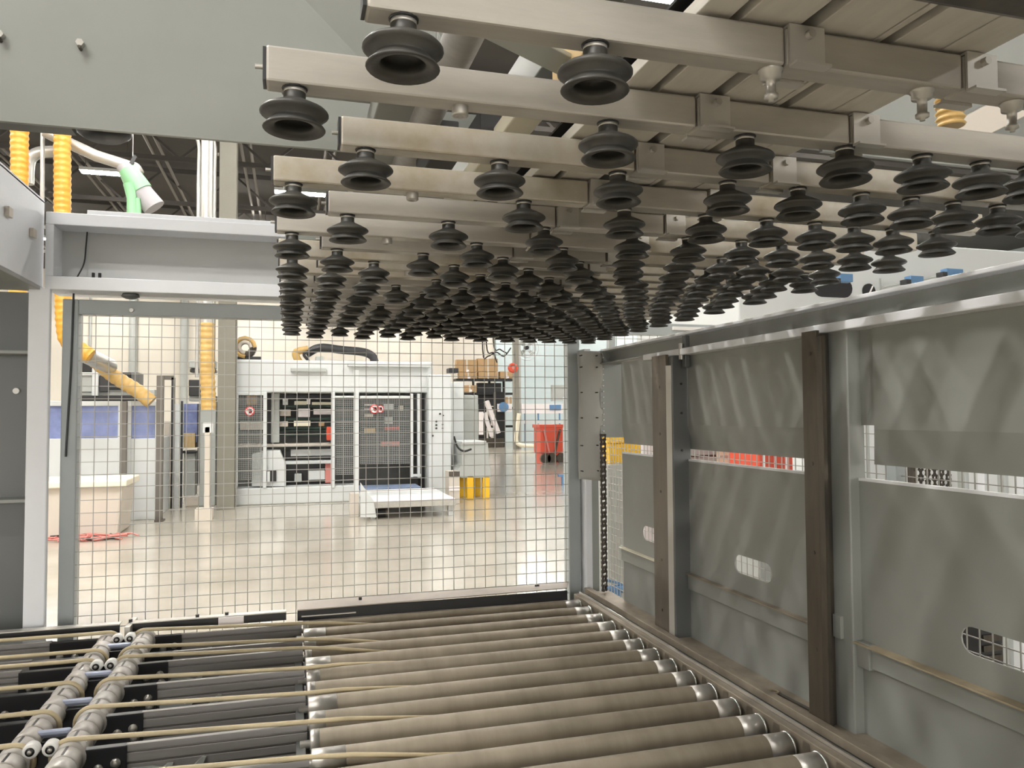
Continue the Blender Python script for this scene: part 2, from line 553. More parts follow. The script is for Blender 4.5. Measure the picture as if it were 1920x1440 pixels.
fit = mesh_of(MB().lathe([(0, -.036), (.003, -.036), (.003, -.033), (.0075, -.032), (.0078, -.028), (.0055, -.027), (.0055, -.011), (.0115, -.010), (.0118, -.003), (.0135, -.002), (.0135, 0)], n=14), 'vacuum_fitting', 'zinc')
plug = mesh_of(MB().lathe([(0, -.006), (.004, -.006), (.004, -.012), (.0095, -.012), (.0105, -.010), (.0105, 0)], n=14), 'plug', 'zinc')
SEGS = ((None, .517), (.5195, .760), (.763, 1.42))
front_plate = MB().prism([(0, yy, zz) for yy, zz in ((-.031, -.003), (-.0168, -.003), (-.0168, .0424), (.0168, .0424), (.0168, -.003), (.031, -.003), (.031, 0), (.0198, 0), (.0198, .0452), (-.0198, .0452), (-.0198, 0), (-.031, 0))], (.045, 0, 0))
brk = mesh_of(front_plate, 'clip_bracket', 'clip_metal')
screw = mesh_of(MB().cyl((.024, -.0195, .034), (.024, -.027, .034), .005, 8), 'clip_screw', 'zinc')
stained = {2, 3, 7, 8, 9}
for i, y in enumerate(ROWS):
    isA = (i % 2 == 0)
    x0 = .067 if isA else -.028
    xs = XA if isA else XBc
    for (a, b) in SEGS:
        a = x0 if a is None else a
        st = (i in stained and a < .5) or (a > .7 and i > 1)
        MB().box(a, b, y - .0165, y + .0165, ZB, ZB + .042).build('beam_segment', 'aluminium_stained' if st else 'aluminium', gr, 0.003)
    MB().box(x0 - .0035, x0, y - .0145, y + .0145, ZB + .002, ZB + .04).build('beam_end_cap', 'black_plastic', gr)
    if i < 8:
        MB().cyl((x0 - .012, y - .005, ZB + .02), (x0 - .003, y - .005, ZB + .02), .003, 8).build('end_screw', 'zinc', gr)
    for bx in (.521, .764):
        o = inst('clip_bracket', brk, (bx, y, ZB), gr)
        if i < 10:
            inst('clip_screw', screw, (bx, y, ZB), o)
    for j, x in enumerate(xs):
        if i == 0 and j >= 2:
            inst('vacuum_fitting', fit, ((.51, .716, .852, .965, 1.06, 1.155, 1.255, 1.35)[j - 2], y, ZB), gr)
            continue
        if (not isA) and j == 1 and i < 7:
            inst('plug', plug, (x, y, ZB), gr)
            continue
        if (i, j) in ((8, 1), (12, 1), (19, 1)):
            inst('plug', plug, (x, y, ZB), gr)
            continue
        jit = R.uniform(-.002, .002)
        c = inst('suction_cup', cup, (x + jit, y + R.uniform(-.002, .002), 2.03), gr, (R.uniform(-.02, .02), R.uniform(-.02, .02), R.uniform(0, 6)))
        inst('nipple', nip, WL[c.name], c)
        inst('seal_ring', oring, WL[c.name], c)
# planks above the beams (aluminium profiles running along the hall, dark slots between)
for (a, b, zz) in ((.415, .455, 0), (.468, .538, 0), (.558, .640, 0), (.643, .652, .0), (.668, .735, 0), (.738, .795, 0.0)):
    MB().box(a, b, .52, 3.40, ZB + .047, ZB + .064)  .build('support_plank', 'plank', gr, 0.0012)
MB().box(.41, .80, .52, 3.40, ZB + .078, ZB + .082).build('slot_backing', 'black', gr)
MB().box(.345, .395, 1.12, 3.3, ZB + .10, ZB + .13).build('carrier_plate', 'cream', gr, 0.003)
# guide tubes and braces above
MB().cyl((.262, .95, 2.30), (.262, 3.35, 2.30), .031, 20).build('guide_tube', 'profile', gr)
MB().cyl((.262, .2, 2.30), (.262, .95, 2.30), .034, 20).build('guide_tube', 'paint_grey', gr)
MB().bar((.285, 1.06, 2.26), (.47, 1.17, 2.26), .055, .008).build('diagonal_brace', 'machine_grey', gr, 0.002)
MB().box(.16, .235, 1.25, 3.3, 2.30, 2.36).build('carrier_rail', 'paint_grey', gr, 0.003)
MB().box(.32, .36, 1.30, 1.42, 2.20, 2.24).build('sensor_block', 'black_plastic', gr, 0.002)
MB().box(.36, .40, 1.31, 1.40, 2.205, 2.235).build('wooden_packing', 'wood', gr, 0.002)
MB().box(.42, .47, 1.05, 1.20, 2.24, 2.31).build('wooden_packing', 'wood', gr, 0.002)
MB().box(.27, .33, 1.52, 1.70, 2.22, 2.30).build('valve_block', 'black_plastic', gr, 0.003)
MB().box(.40, .46, 1.9, 2.2, 2.17, 2.27).build('valve_block', 'black_plastic', gr, 0.003)
for yy in (1.6, 2.3, 3.0):
    MB().box(-.02, 1.40, yy - .03, yy + .03, 2.36, 2.42).build('cross_tube', 'paint_grey', gr, 0.003)
MB().box(.50, .56, .95, 3.35, 2.42, 2.52).build('carrier_beam', 'paint_grey', gr, 0.003)
MB().box(1.0, 1.06, .95, 3.35, 2.42, 2.52).build('carrier_beam', 'paint_grey', gr, 0.003)
# small printed plate on a far plank
q = at(1448, 367, 1.42)
MB().box(q.x - .03, q.x + .03, 1.455, 1.458, 2.121, 2.132).build('type_plate', 'sign_white', gr)
for k in range(7):
    xx = q.x - .026 + k * .0075
    MB().box(xx, xx + (.003, .005, .002, .004, .005, .002, .004)[k], 1.4535, 1.455, 2.1235, 2.1295).build('plate_mark', 'black', gr)

# ribbed hose coming down between the first two beams
hp = [at(1783, 238, 1.02), at(1781, 205, 1.02), at(1780, 172, 1.02), at(1780, 120, 1.02)]
tag(hose_mb(hp, .021, .010, .12, 16).build('vacuum_hose', 'hose_tan'), 'short ribbed tan hose hanging between the two nearest suction beams', 'hose')

# dark housing close to the camera at the upper right
nh = thing('near_housing', 'dark blurred housing edge at the upper right corner, nearest the viewer', 'housing', (.8, .46, 2.03))
MB().box(.445, 1.3, .40, .50, 2.031, 2.16).build('housing_body', 'dark_steel', nh, 0.01)
MB().box(.445, 1.3, .50, .508, 2.05, 2.16).build('housing_lip', 'black_plastic', nh, 0.002)

# grey carriage plate at the upper left
cp = thing('carriage_plate', 'large flat grey steel plate hanging at the upper left above the fence', 'plate', (-.4, 2.0, 2.38))
a = at(555, 0, 2.0); b = at(640, 90, 2.0)
dirv = (b - a) / (a.z - b.z)
zt, zb = 3.15, 2.381
top = a + dirv * (a.z - zt); bot = a + dirv * (a.z - zb)
MB().prism([(-.93, 2.0, zb), (bot.x, 2.0, zb), (top.x, 2.0, zt), (-.93, 2.0, zt)], (0, .012, 0)).build('plate_face', 'paint_grey', cp)
MB().prism([(bot.x, 2.0, zb), (bot.x + .16, 2.01, zb + .04), (top.x + .50, 1.80, zt), (top.x, 2.0, zt)], (0, .012, 0)).build('plate_return', 'paint_grey', cp)
MB().box(-.93, -.50, 2.012, 2.06, zb, zb + .012).build('plate_flange', 'paint_dark', cp)
for px, py in ((152, 84), (2, 68)):
    q = at(px, py, 2.0)
    MB().cyl((q.x, 1.985, q.z), (q.x, 2.0, q.z), .009, 6).build('plate_bolt', 'zinc', cp)
    MB().cyl((q.x, 1.982, q.z - .012), (q.x, 2.0, q.z - .012), .004, 6).build('bolt_tip', 'dark_steel', cp)
q = at(195, 262, 2.12)
MB().lathe([(0, 0), (.045, .002), (.062, .014), (.066, .03), (0, .03)], (q.x, 2.12, q.z), 24).build('round_buffer', 'black', cp)

cp2 = thing('carriage_plate', 'plain grey steel plate hanging above the right end of the suction beams', 'plate', (1.8, 1.6, 2.3))
MB().box(1.27, 2.4, 1.6, 1.612, at(1700, 300, 1.6).z, 3.0).build('plate_face', 'paint_grey', cp2)
MB().bar(at(1785, 258, 1.55), at(1935, 182, 1.55), .04, .07).build('plate_brace', 'beige', cp2, 0.002)

# ================================================================== roller conveyor
rc = thing('roller_conveyor', 'conveyor of dusty steel rollers with black channel side rail', 'conveyor', (0.65, 2.3, 0))
RZ, RR = .821, .0375
rol = mesh_of(MB().cyl((.062, 0, 0), (1.192, 0, 0), RR, 28), 'roller', 'roller_steel')
slv = mesh_of(MB().lathe([(0, 1.192), (RR - .0008, 1.192), (RR - .0008, 1.262), (.012, 1.262), (.012, 1.30), (0, 1.30)], n=28, axis='x'), 'roller_sleeve', 'zinc')
ring = mesh_of(MB().lathe([(RR - .002, 1.259), (RR + .001, 1.260), (RR + .001, 1.264), (RR - .004, 1.266)], n=28, axis='x'), 'sleeve_ring', 'bright_metal')
lsv = [mesh_of(MB().lathe([(0, .03), (.012, .03), (.012, .056), (RR - .001, .056), (RR + .0006, .058), (RR + .0006, .07 + d), (RR - .001, .07 + d)], n=28, axis='x'), 'roller_end', 'zinc') for d in (.01, .03, .07)]
RY = [3.30 - .1267 * i for i in range(17)]
for i, y in enumerate(RY):
    r_ = inst('roller', rol, (0, y, RZ), rc, (R.uniform(0, 6), 0, 0))
    inst('roller_sleeve', slv, (0, y, RZ), r_)
    inst('sleeve_ring', ring, (0, y, RZ), r_)
    inst('roller_end', lsv[(i * 2) % 3], (0, y, RZ), r_)
MB().box(1.276, 1.302, .9, 3.40, .70, .862).build('side_rail', 'dusty_rail', rc, 0.002)
MB().prism([(1.302, .9, .845), (1.302, .9, .872), (1.308, .9, .872), (1.308, .9, .845)], (0, 2.5, 0)).build('rail_edge', 'bright_metal', rc)
MB().box(1.308, 1.336, .9, 3.40, .80, .858).build('channel_strip', 'black', rc)
MB().box(1.336, 1.365, .9, 3.42, .80, .882).build('channel_wall', 'dusty_rail', rc, 0.002)
MB().box(1.365, 1.445, .9, 3.40, .80, .866).build('dust_ledge', 'dusty_rail', rc, 0.002)
for k, y in enumerate(RY[:-1]):
    MB().prism([(1.268, y - .075, .80), (1.268, y - .05, .80), (1.276, y - .05, .855), (1.276, y - .075, .855)], (.0, .003, 0)).build('roller_gusset', 'dusty_rail', rc)
MB().box(.02, .045, .9, 3.40, .70, .82).build('inner_rail', 'paint_dark', rc, 0.002)
MB().box(.02, 1.30, .9, 3.40, .62, .66).build('drip_tray', 'black_plate', rc)  # added black pan, keeps the gaps between the rollers dark
for x in (.03, 1.285):
    for y in (1.0, 3.3):
        MB().box(x - .03, x + .03, y - .03, y + .03, 0, .70).build('leg', 'paint_grey', rc, 0.003)
# rear cover plate with black lip
pl = [(0.034, 3.315, .897), (1.215, 3.325, .905), (1.262, 3.43, .905), (0.036, 3.455, .90)]
MB().prism(pl, (0, 0, .004)).build('rear_cover', 'rear_plate', rc)
MB().box(.034, 1.215, 3.318, 3.33, .855, .897).build('cover_lip', 'black', rc, 0.001)
MB().box(.05, .27, 3.308, 3.316, .872, .877).build('lip_strip', 'zinc', rc)
for px, py in ((675, 1124), (1005, 1094), (1009, 1100), (676, 1127)):
    q = at(px, py, 3.40)
    MB().cyl((q.x, 3.40, .90), (q.x, 3.40, .915), .006, 8).build('cover_screw', 'black', rc)
# dropped tool on the ledge
tl = thing('dropped_offcut', 'thin dark offcut lying on the dusty ledge beside the second guide post', 'offcut', (1.40, 1.87, .867))
MB().bar((1.395, 2.0, .868), (1.40, 1.86, .870), .012, .004).build('offcut_blade', 'dark_steel', tl)
MB().lathe([(.012, 0), (.018, 0), (.018, .004), (.012, .004), (.012, 0)], (1.39, 2.02, .867), 14).build('offcut_ring', 'tan_dust', tl)

# ================================================================== belt transfer table
bt = thing('belt_transfer_table', 'row of narrow round-belt conveyors with two grey drive shafts beside the rollers', 'belt conveyor', (-.5, 2.5, 0))
def grooved(x0, x1, y, z0, z1, gs):
    pts = [(x0, y + .006, z0), (x0, y - .010, z0)]
    for g in gs:
        pts += [(x0, y - .010, g), (x0, y - .003, g + .001), (x0, y - .003, g + .005), (x0, y - .010, g + .006)]
    pts += [(x0, y - .010, z1), (x0, y + .006, z1)]
    return MB().prism(pts, (x1 - x0, 0, 0))

BY = [3.24, 3.01, 2.90, 2.67, 2.43, 2.205, 1.98, 1.76, 1.54]
S1, S2, SZ = -.652, -.526, .846
grey_clip = mesh_of(MB().prism([(0, 0, 0), (.09, 0, 0), (.10, 0, .02), (.085, 0, .02), (.075, 0, .012), (.05, 0, .018), (0, 0, .018)], (0, -.02, 0)), 'profile_clip', 'machine_grey')
grey_tab = mesh_of(MB().prism([(0, 0, 0), (.03, 0, 0), (.045, 0, .03), (.035, 0, .032)], (0, -.008, 0)), 'profile_tab', 'machine_grey')
bolt = mesh_of(MB().lathe([(0, -.012), (.005, -.012), (.008, -.010), (.008, -.004), (.0125, -.0035), (.0125, 0), (0, 0)], n=10, axis='y'), 'bolt', 'zinc')
for k, y in enumerate(BY):
    wide = k not in (1,)
    # right-hand module
    prof = grooved(-.40, .05, y, .745, .862, (.768, .786, .812, .840))
    pf = prof.build('belt_profile', 'profile', bt, 0.001)
    MB().box(-.54, -.395, y - .016, y + .008, .775 if wide else .82, .862).build('end_plate', 'black_plate', pf, 0.002)
    for bx, bz in ((-.415, .795), (-.42, .822), (-.46, .812)):
        inst('bolt', bolt, (bx, y - .016, bz), pf)
    MB().box(-.50, -.44, y - .0175, y - .016, .81, .816).build('plate_slot', 'black', pf)
    if k in (0, 2, 3, 5, 6):
        inst('profile_clip', grey_clip, (-.385, y - .0105, .785), pf)
        inst('profile_tab', grey_tab, (-.25, y - .0105, .78), pf)
    path = []
    for a_ in range(0, 10):
        an = math.pi * (1.05 - a_ / 9 * .58)
        path.append((S2 + .044 * math.cos(an), y, SZ - .002 + .044 * math.sin(an)))
    ym = min((r_ - .0634 for r_ in RY), key=lambda v_: abs(v_ - y))
    path += [(-.3, y - .003, .879), (.05, y - .006, .867), (.16, y + (ym - y) * .4, .858), (.34, ym, .836), (.7, ym, .80)]
    MB().tube(path, .0068, 8).build('round_belt', 'belt', pf)
    # left-hand module
    lf = grooved(-1.7, -.84, y, .745, .872, (.775, .800, .830, .850))
    lp = lf.build('belt_profile', 'profile', bt, 0.001)
    MB().box(-.845, -.665, y - .016, y + .008, .785 if wide else .83, .868).build('end_plate', 'black_plate', lp, 0.002)
    for bx, bz in ((-.81, .815), (-.76, .812)):
        inst('bolt', bolt, (bx, y - .016, bz), lp)
    path = [(-1.7, y, .890), (-1.2, y, .889), (-.72, y, .887)]
    for a_ in range(0, 10):
        an = math.pi * (.52 - a_ / 9 * .62)
        path.append((S1 + .044 * math.cos(an), y, SZ - .002 + .044 * math.sin(an)))
    MB().tube(path, .007, 8).build('round_belt', 'belt', lp)
for X in (S1, S2):
    sh = MB().cyl((X, 1.3, SZ), (X, 3.30, SZ), .028, 16).build('drive_shaft', 'black_plastic', bt)
    for k, y in enumerate(BY):
        MB().lathe([(.020, -.018), (.0395, -.017), (.0395, -.008), (.037, 0), (.0395, .008), (.0395, .017), (.020, .018)], (X, y, SZ), 22, 'y').build('belt_pulley', 'shaft_plastic', sh)
    ys = sorted(BY)
    for a, b in zip(ys[:-1], ys[1:]):
        g = b - a
        if g < .08: continue
        segs = 1 if g < .15 else 3
        for s in range(segs):
            y0 = a + .020 + s * (g - .04) / segs
            y1 = y0 + (g - .04) / segs - .007
            rr = (.0355, .0365, .0355, .036)[s % 4]
            MB().lathe([(.02, y0), (rr - .002, y0), (rr, y0 + .002), (rr, y1 - .002), (rr - .002, y1), (.02, y1)], (X, 0, SZ), 20, 'y').build('shaft_collar', 'shaft_plastic', sh)
            if s % 2 == 0:
                MB().box(X - .003, X + .003, y0 + .002, y1 - .002, SZ + rr - .003, SZ + rr + .0005).build('collar_split', 'black', sh)
# clamps between the shafts
for y in (3.12, 2.80, 2.55, 2.32):
    cl = MB().box(S1 + .0, S1 + .10, y - .012, y + .012, SZ + .012, SZ + .030).build('shaft_clamp', 'blue_clamp', bt, 0.008)
    MB().box(S1 + .02, S1 + .10, y - .028, y + .028, SZ - .05, SZ + .010).build('clamp_block', 'black_plate', cl, 0.002)
for y in (3.19, 2.87, 2.20):
    for dx in (.040, .084):
        w_ = MB().lathe([(.0, -.012), (.009, -.012), (.011, -.014), (.0165, -.014), (.019, -.010), (.019, .012), (0, .012)], (S1 + dx, y, SZ + .028), 20, 'y').build('guide_wheel', 'white_plastic', bt)
        MB().lathe([(0, -.016), (.0105, -.016), (.0105, -.011), (0, -.011)], (S1 + dx, y, SZ + .028), 14, 'y').build('wheel_hub', 'black', w_)
        MB().lathe([(0, -.019), (.0055, -.019), (.0055, -.015), (0, -.015)], (S1 + dx, y, SZ + .028), 8, 'y').build('wheel_screw', 'zinc', w_)
    MB().box(S1 + .02, S1 + .11, y + .014, y + .03, SZ - .06, SZ + .02).build('wheel_bracket', 'black_plate', bt)
# rear angle strips
for (a, b) in ((-1.7, -.625), (-.59, -.01)):
    st = MB().box(a, b, 3.30, 3.34, .897, .902).build('rear_strip', 'zinc', bt, 0.001)
    MB().box(a, b, 3.298, 3.302, .868, .897).build('strip_lip', 'black', st)
MB().box(-.60, -.58, 3.25, 3.40, .80, .90).build('strip_bracket', 'zinc', bt, 0.002)
q = at(432, 1161, 3.29)
MB().box(q.x - .045, q.x + .05, 3.288, 3.298, .868, .898).build('paper_tag', 'sign_white', bt)
for px in (245, 425, 370):
    q = at(px, 1158, 3.32)
    MB().cyl((q.x, 3.32, .90), (q.x, 3.32, .912), .007, 8).build('strip_screw', 'black_plastic', bt)
MB().box(-1.7, .02, 1.2, 3.30, .60, .64).build('base_tray', 'black_plate', bt)  # added black sheet so the space under the belts stays dark
for x in (-1.5, -.1):
    for y in (1.4, 3.2):
        MB().box(x - .03, x + .03, y - .03, y + .03, 0, .60).build('leg', 'paint_grey', bt, 0.003)

# ================================================================== right-hand side wall of the machine
sw = thing('side_wall', 'grey-green steel side wall of panels, posts and slots right of the rollers', 'machine wall', (1.44, 2.2, 0))
WX = 1.44
segs = [(2.78, 3.20, 2.90), (1.86, 2.60, 2.195), (0.30, 1.66, 1.285)]
for k, (y0, y1, hy) in enumerate(segs):
    ya, yb = (y0, y1) if k < 2 else (y0, 1.64)
    xb, zf = WX + .024, 1.563
    v8 = []
    for dx in (0, .003):
        v8 += [(WX + dx, ya, 1.93), (WX + dx, yb, 1.93), (WX + dx, ya, 1.655), (WX + dx, yb, 1.655), (xb + dx, ya, zf), (xb + dx, yb + .03, zf)]
    mbp = MB().add(v8, [(0, 1, 3, 2), (2, 3, 5, 4), (6, 8, 9, 7), (8, 10, 11, 9), (4, 5, 11, 10), (0, 6, 7, 1), (0, 2, 8, 6), (2, 4, 10, 8), (1, 7, 9, 3), (3, 9, 11, 5)])
    mbp.build('upper_panel', 'paint_grey', sw)
    hole = stadium((hy, 1.197), .105, .03)
    mbl = plate_with_hole(y0, y1 if k != 2 else 1.70, 1.09, 1.525, hole, lambda u, v, t: (WX + t, u, v), .004)
    mbl.build('middle_panel', 'paint_grey', sw)
    MB().box(WX - .001, WX + .014, y0, y1 if k != 2 else 1.70, 1.5195, 1.527).build('panel_fold', 'paint_light', sw)
    MB().box(WX, WX + .004, y0, y1 if k != 2 else 1.70, .30, 1.05).build('lower_panel', 'paint_grey', sw)
    lg = MB().box(WX - .012, WX + .002, y0, y1 if k != 2 else 1.70, 1.045, 1.10).build('ledge', 'paint_grey', sw, 0.002)
    MB().box(WX - .030 if k == 2 else WX - .022, WX, y0, y1 if k != 2 else 1.70, 1.10, 1.104).build('ledge_dust', ('cream', 'dusty_rail', 'tan_dust')[k], lg)
MB().box(WX - .02, WX + .0, 1.655, 1.70, 1.04, 1.106).build('ledge_block', 'paint_grey', sw, 0.002)
# top channel: wall-grey web, front flanges painted pale for the light they catch
MB().box(1.435, 1.52, .3, 3.43, 1.997, 2.008).build('top_flange', 'paint_light', sw, 0.002)
MB().box(1.478, 1.484, .3, 3.43, 1.94, 1.998).build('channel_web', 'paint_grey', sw)
MB().box(1.392, 1.484, .3, 2.88, 1.916, 1.940).build('lower_flange', 'paint_light', sw, 0.003)
MB().box(1.42, 1.52, 2.90, 3.43, 1.935, 1.94).build('lower_flange', 'paint_grey', sw, 0.001)
MB().box(1.425, 1.56, 3.415, 3.425, 1.585, 2.0).build('end_web', 'paint_grey', sw)
# guide posts: brown bolted face towards the rollers, dark face towards the camera
def guide_post(y0, y1, xin, name_mat, nb):
    gp = MB().box(xin, xin + .012, y0, y1, .86, 1.922).build('guide_rail', name_mat, sw, 0.001)
    for z in nb:
        MB().lathe([(0, 0), (.005, 0), (.0055, .002), (.0095, .002), (.0095, .0)], (xin, (y0 + y1) / 2 - .004, z), 12, 'x').build('rail_bolt', 'zinc', gp)
        MB().cyl((xin - .0015, (y0 + y1) / 2 - .004, z), (xin + .001, (y0 + y1) / 2 - .004, z), .0055, 12).build('bolt_head', 'dark_steel', gp)
    return gp
guide_post(2.635, 2.752, 1.368, 'brown_steel', (1.80, 1.62, 1.40, 1.14, .95))
MB().prism([(1.368, 2.635, .86), (1.380, 2.615, .86), (1.386, 2.615, .86), (1.380, 2.635, .86)], (0, 0, 1.02)).build('rail_chamfer', 'clip_metal', sw)
MB().box(1.380, 1.452, 2.605, 2.69, .86, 1.915).build('post_channel', 'paint_dark', sw, 0.002)
for z in (1.81, 1.70, 1.56):
    MB().cyl((1.415, 2.602, z), (1.415, 2.606, z), .005, 8).build('post_hole', 'black', sw)
guide_post(1.765, 1.825, 1.366, 'dark_brown_steel', (1.86, 1.56, 1.32, 1.06))
MB().box(1.378, 1.41, 1.768, 1.80, .86, 1.915).build('post_channel', 'dark_steel', sw, 0.002)
MB().box(1.366, 1.378, 1.742, 1.765, .86, 1.905).build('rail_side', 'dark_steel', sw)
MB().box(1.41, 1.462, 1.70, 1.80, .86, 1.925).build('post_tube', 'paint_grey', sw, 0.004)
MB().box(1.40, 1.412, 1.735, 1.765, 1.10, 1.16).build('post_cleat', 'paint_grey', sw, 0.001)
MB().box(1.452, 1.456, 1.63, 1.71, 1.665, 1.93).build('post_filler', 'paint_grey', sw)
# toggle clamp under the top channel
MB().box(1.41, 1.43, 2.56, 2.585, 1.87, 1.99).build('toggle_clamp', 'paint_dark', sw, 0.003)
MB().cyl((1.40, 2.572, 1.90), (1.40, 2.572, 1.96), .009, 10).build('clamp_screw', 'zinc', sw)
# end column and the loose cover sheet on it
MB().box(1.352, 1.385, 3.43, 3.56, 0, 2.01).build('end_column', 'paint_light', sw, 0.003)
MB().box(1.385, 1.428, 3.45, 3.56, 0, 2.0).build('end_column_side', 'paint_grey', sw, 0.003)
nu, nv = 10, 34
vs_, fs = [], []
for j in range(nv + 1):
    for i in range(nu + 1):
        u, v = i / nu, j / nv
        x = 1.311 + u * .125
        zz = 1.392 + v * .605 - .012 * u * (1 - v)
        y = 3.41 + .010 * math.sin(u * 5 + v * 7) * (1 - .5 * v) + (.02 * (u - .7) if u > .7 else 0) + .008 * math.sin(v * 17 + u * 3) * u
        vs_.append((x, y, zz))
for j in range(nv):
    for i in range(nu):
        k = j * (nu + 1) + i
        fs.append((k, k + 1, k + nu + 2, k + nu + 1))
cv = MB().add(vs_, fs, True).build('cover_sheet', 'cover_fabric', sw)
md = cv.modifiers.new('thick', 'SOLIDIFY'); md.thickness = .003
for z in (1.43, 1.55, 1.68, 1.80, 1.92, 1.975):
    for x in (1.322, 1.40):
        MB().cyl((x, 3.385, z), (x, 3.41, z), .003, 8).build('cover_rivet', 'black', sw)
for k in range(22):
    MB().cyl((1.437, 3.40, 1.40 + k * .027), (1.437, 3.412, 1.40 + k * .027), .003, 6).build('edge_rivet', 'white_plastic', sw)
# lifting chain
lc = thing('lifting_chain', 'dark oily roller chain hanging below the cover sheet', 'chain', (1.414, 3.36, .87))
lo = MB()
for s in (-1, 1):
    lo.prism([(s * .011 - .002, dy * .009, z) for dy, z in ((-1, .004), (-.75, .0), (.75, 0), (1, .004), (.55, .0165), (1, .029), (.75, .033), (-.75, .033), (-1, .029), (-.55, .0165))], (.004, 0, 0))
lo.cyl((-.012, 0, .006), (.012, 0, .006), .005, 8).cyl((-.012, 0, .027), (.012, 0, .027), .005, 8)
link = mesh_of(lo, 'chain_link', 'chain_steel')
for k in range(34):
    inst('chain_link', link, (1.414, 3.36, .872 + k * .0212), lc, (0, 0, 0 if k % 2 else math.pi / 2 * .35))

# ================================================================== behind the right-hand wall
of = thing('outer_fence', 'second wire mesh fence outside the grey side wall', 'fence', (2.6, 5.0, 0))
mb = MB()
y = 0.4
while y < 6:
    mb.box(2.198, 2.202, y - .0018, y + .0018, .1, 1.8); y += .05
z = .12
while z < 1.8:
    mb.box(2.202, 2.206, .4, 6, z - .0018, z + .0018); z += .0515
tag(mb.build('wire_mesh', 'wire', of), kind='stuff')
for y in (.4, 2.4, 4.2, 6):
    MB().box(2.18, 2.23, y - .025, y + .025, 0, 1.84).build('fence_post', 'fence_paint', of, 0.003)
MB().box(2.19, 2.22, .4, 6, 1.8, 1.84).build('top_rail', 'fence_paint', of, 0.002)

ff = thing('far_fence', 'taller wire mesh fence seen over the far end of the side wall', 'fence', (4.0, 7.0, 0))
a = at(1140, 640, 7.0); b = at(1400, 600, 7.0)
mb = MB()
x = a.x
while x < b.x:
    mb.box(x - .003, x + .003, 7.0, 7.005, .1, 2.48); x += .09
z = .1
while z < 2.48:
    mb.box(a.x, b.x, 6.995, 7.0, z - .003, z + .003); z += .09
tag(mb.build('wire_mesh', 'wire', ff), kind='stuff')
MB().box(a.x - .0, a.x + .07, 6.98, 7.04, 0, 2.6).build('fence_post', 'fence_paint', ff, 0.003)
MB().box(a.x, b.x + 1, 6.97, 7.05, 2.48, 2.60).build('top_rail', 'fence_paint', ff, 0.003)
MB().box(at(1262, 600, 6.95).x, at(1385, 600, 6.95).x, 6.94, 6.97, 2.535, 2.57).build('light_strip', 'white_plastic', ff)

# white machine housing beyond the side wall
wh = thing('white_housing', 'big white machine housing with dark round-ended openings beyond the side wall', 'machine', (6.5, 8.6, 0))
a = at(1385, 560, 8.5); b = at(2250, 500, 8.5)
tz = at(1780, 462, 8.5).z
MB().box(a.x, b.x, 8.5, 11.5, 0, tz).build('housing_body', 'machine_white', wh, 0.02)
for (x0, y0, x1, y1) in ((1525, 524, 1597, 556),):
    p, q = at(x0, y1, 8.5), at(x1, y0, 8.5)
    c = ((p.x + q.x) / 2, (p.z + q.z) / 2)
    MB().prism([(u, 8.49, v) for u, v in stadium(c, (q.x - p.x) / 2, (q.z - p.z) / 2)], (0, .03, 0)).build('slot_opening', 'black', wh)
p = at(1628, 546, 8.5)
MB().cyl((p.x, 8.48, p.z), (p.x, 8.53, p.z), .10, 24).build('round_opening', 'black', wh)
MB().bar((p.x - .03, 8.47, p.z - .08), (p.x + .05, 8.47, p.z + .07), .02, .01).build('opening_lever', 'white_plastic', wh)
MB().box(at(1648, 540, 8.5).x, at(1651, 540, 8.5).x, 8.485, 8.5, 0, at(1650, 522, 8.5).z).build('panel_seam', 'machine_grey', wh)
for (x0, y0, x1, y1) in ((1570, 508, 1600, 528), (1702, 513, 1732, 530), (1770, 500, 1806, 516)):
    p, q = at(x0, y1, 8.0), at(x1, y0, 8.0)
    bl = thing('blue_valve_unit', {1570: 'small blue valve unit above the dark slot of the white housing', 1702: 'small blue valve unit with a cable loop beside the wall top', 1770: 'small blue valve unit furthest right along the wall top'}[x0], 'valve', (p.x, 8.0, p.z), 'blue valve units by the white housing')
    MB().box(p.x + .02, q.x - .03, 7.97, 8.08, p.z, p.z + (q.z - p.z) * .7).build('valve_body', 'blue', bl, 0.006)
    MB().box(p.x - .05, p.x + .03, 7.97, 8.08, p.z - .02, p.z + .04).build('valve_plug', 'black_plastic', bl, 0.004)
    MB().box(p.x + .04, p.x + .07, 8.08, 8.495, p.z + .01, p.z + .03).build('valve_arm', 'machine_grey', bl)
# far column
p = at(1088, 640, 9.0)

# things outside seen through the slots of the side wall
def solo(mb, name, m_, label, cat, bevel=0.0, group=None, loc=None):
    return tag(mb.build(name, m_, None, bevel, loc), label, cat, group)

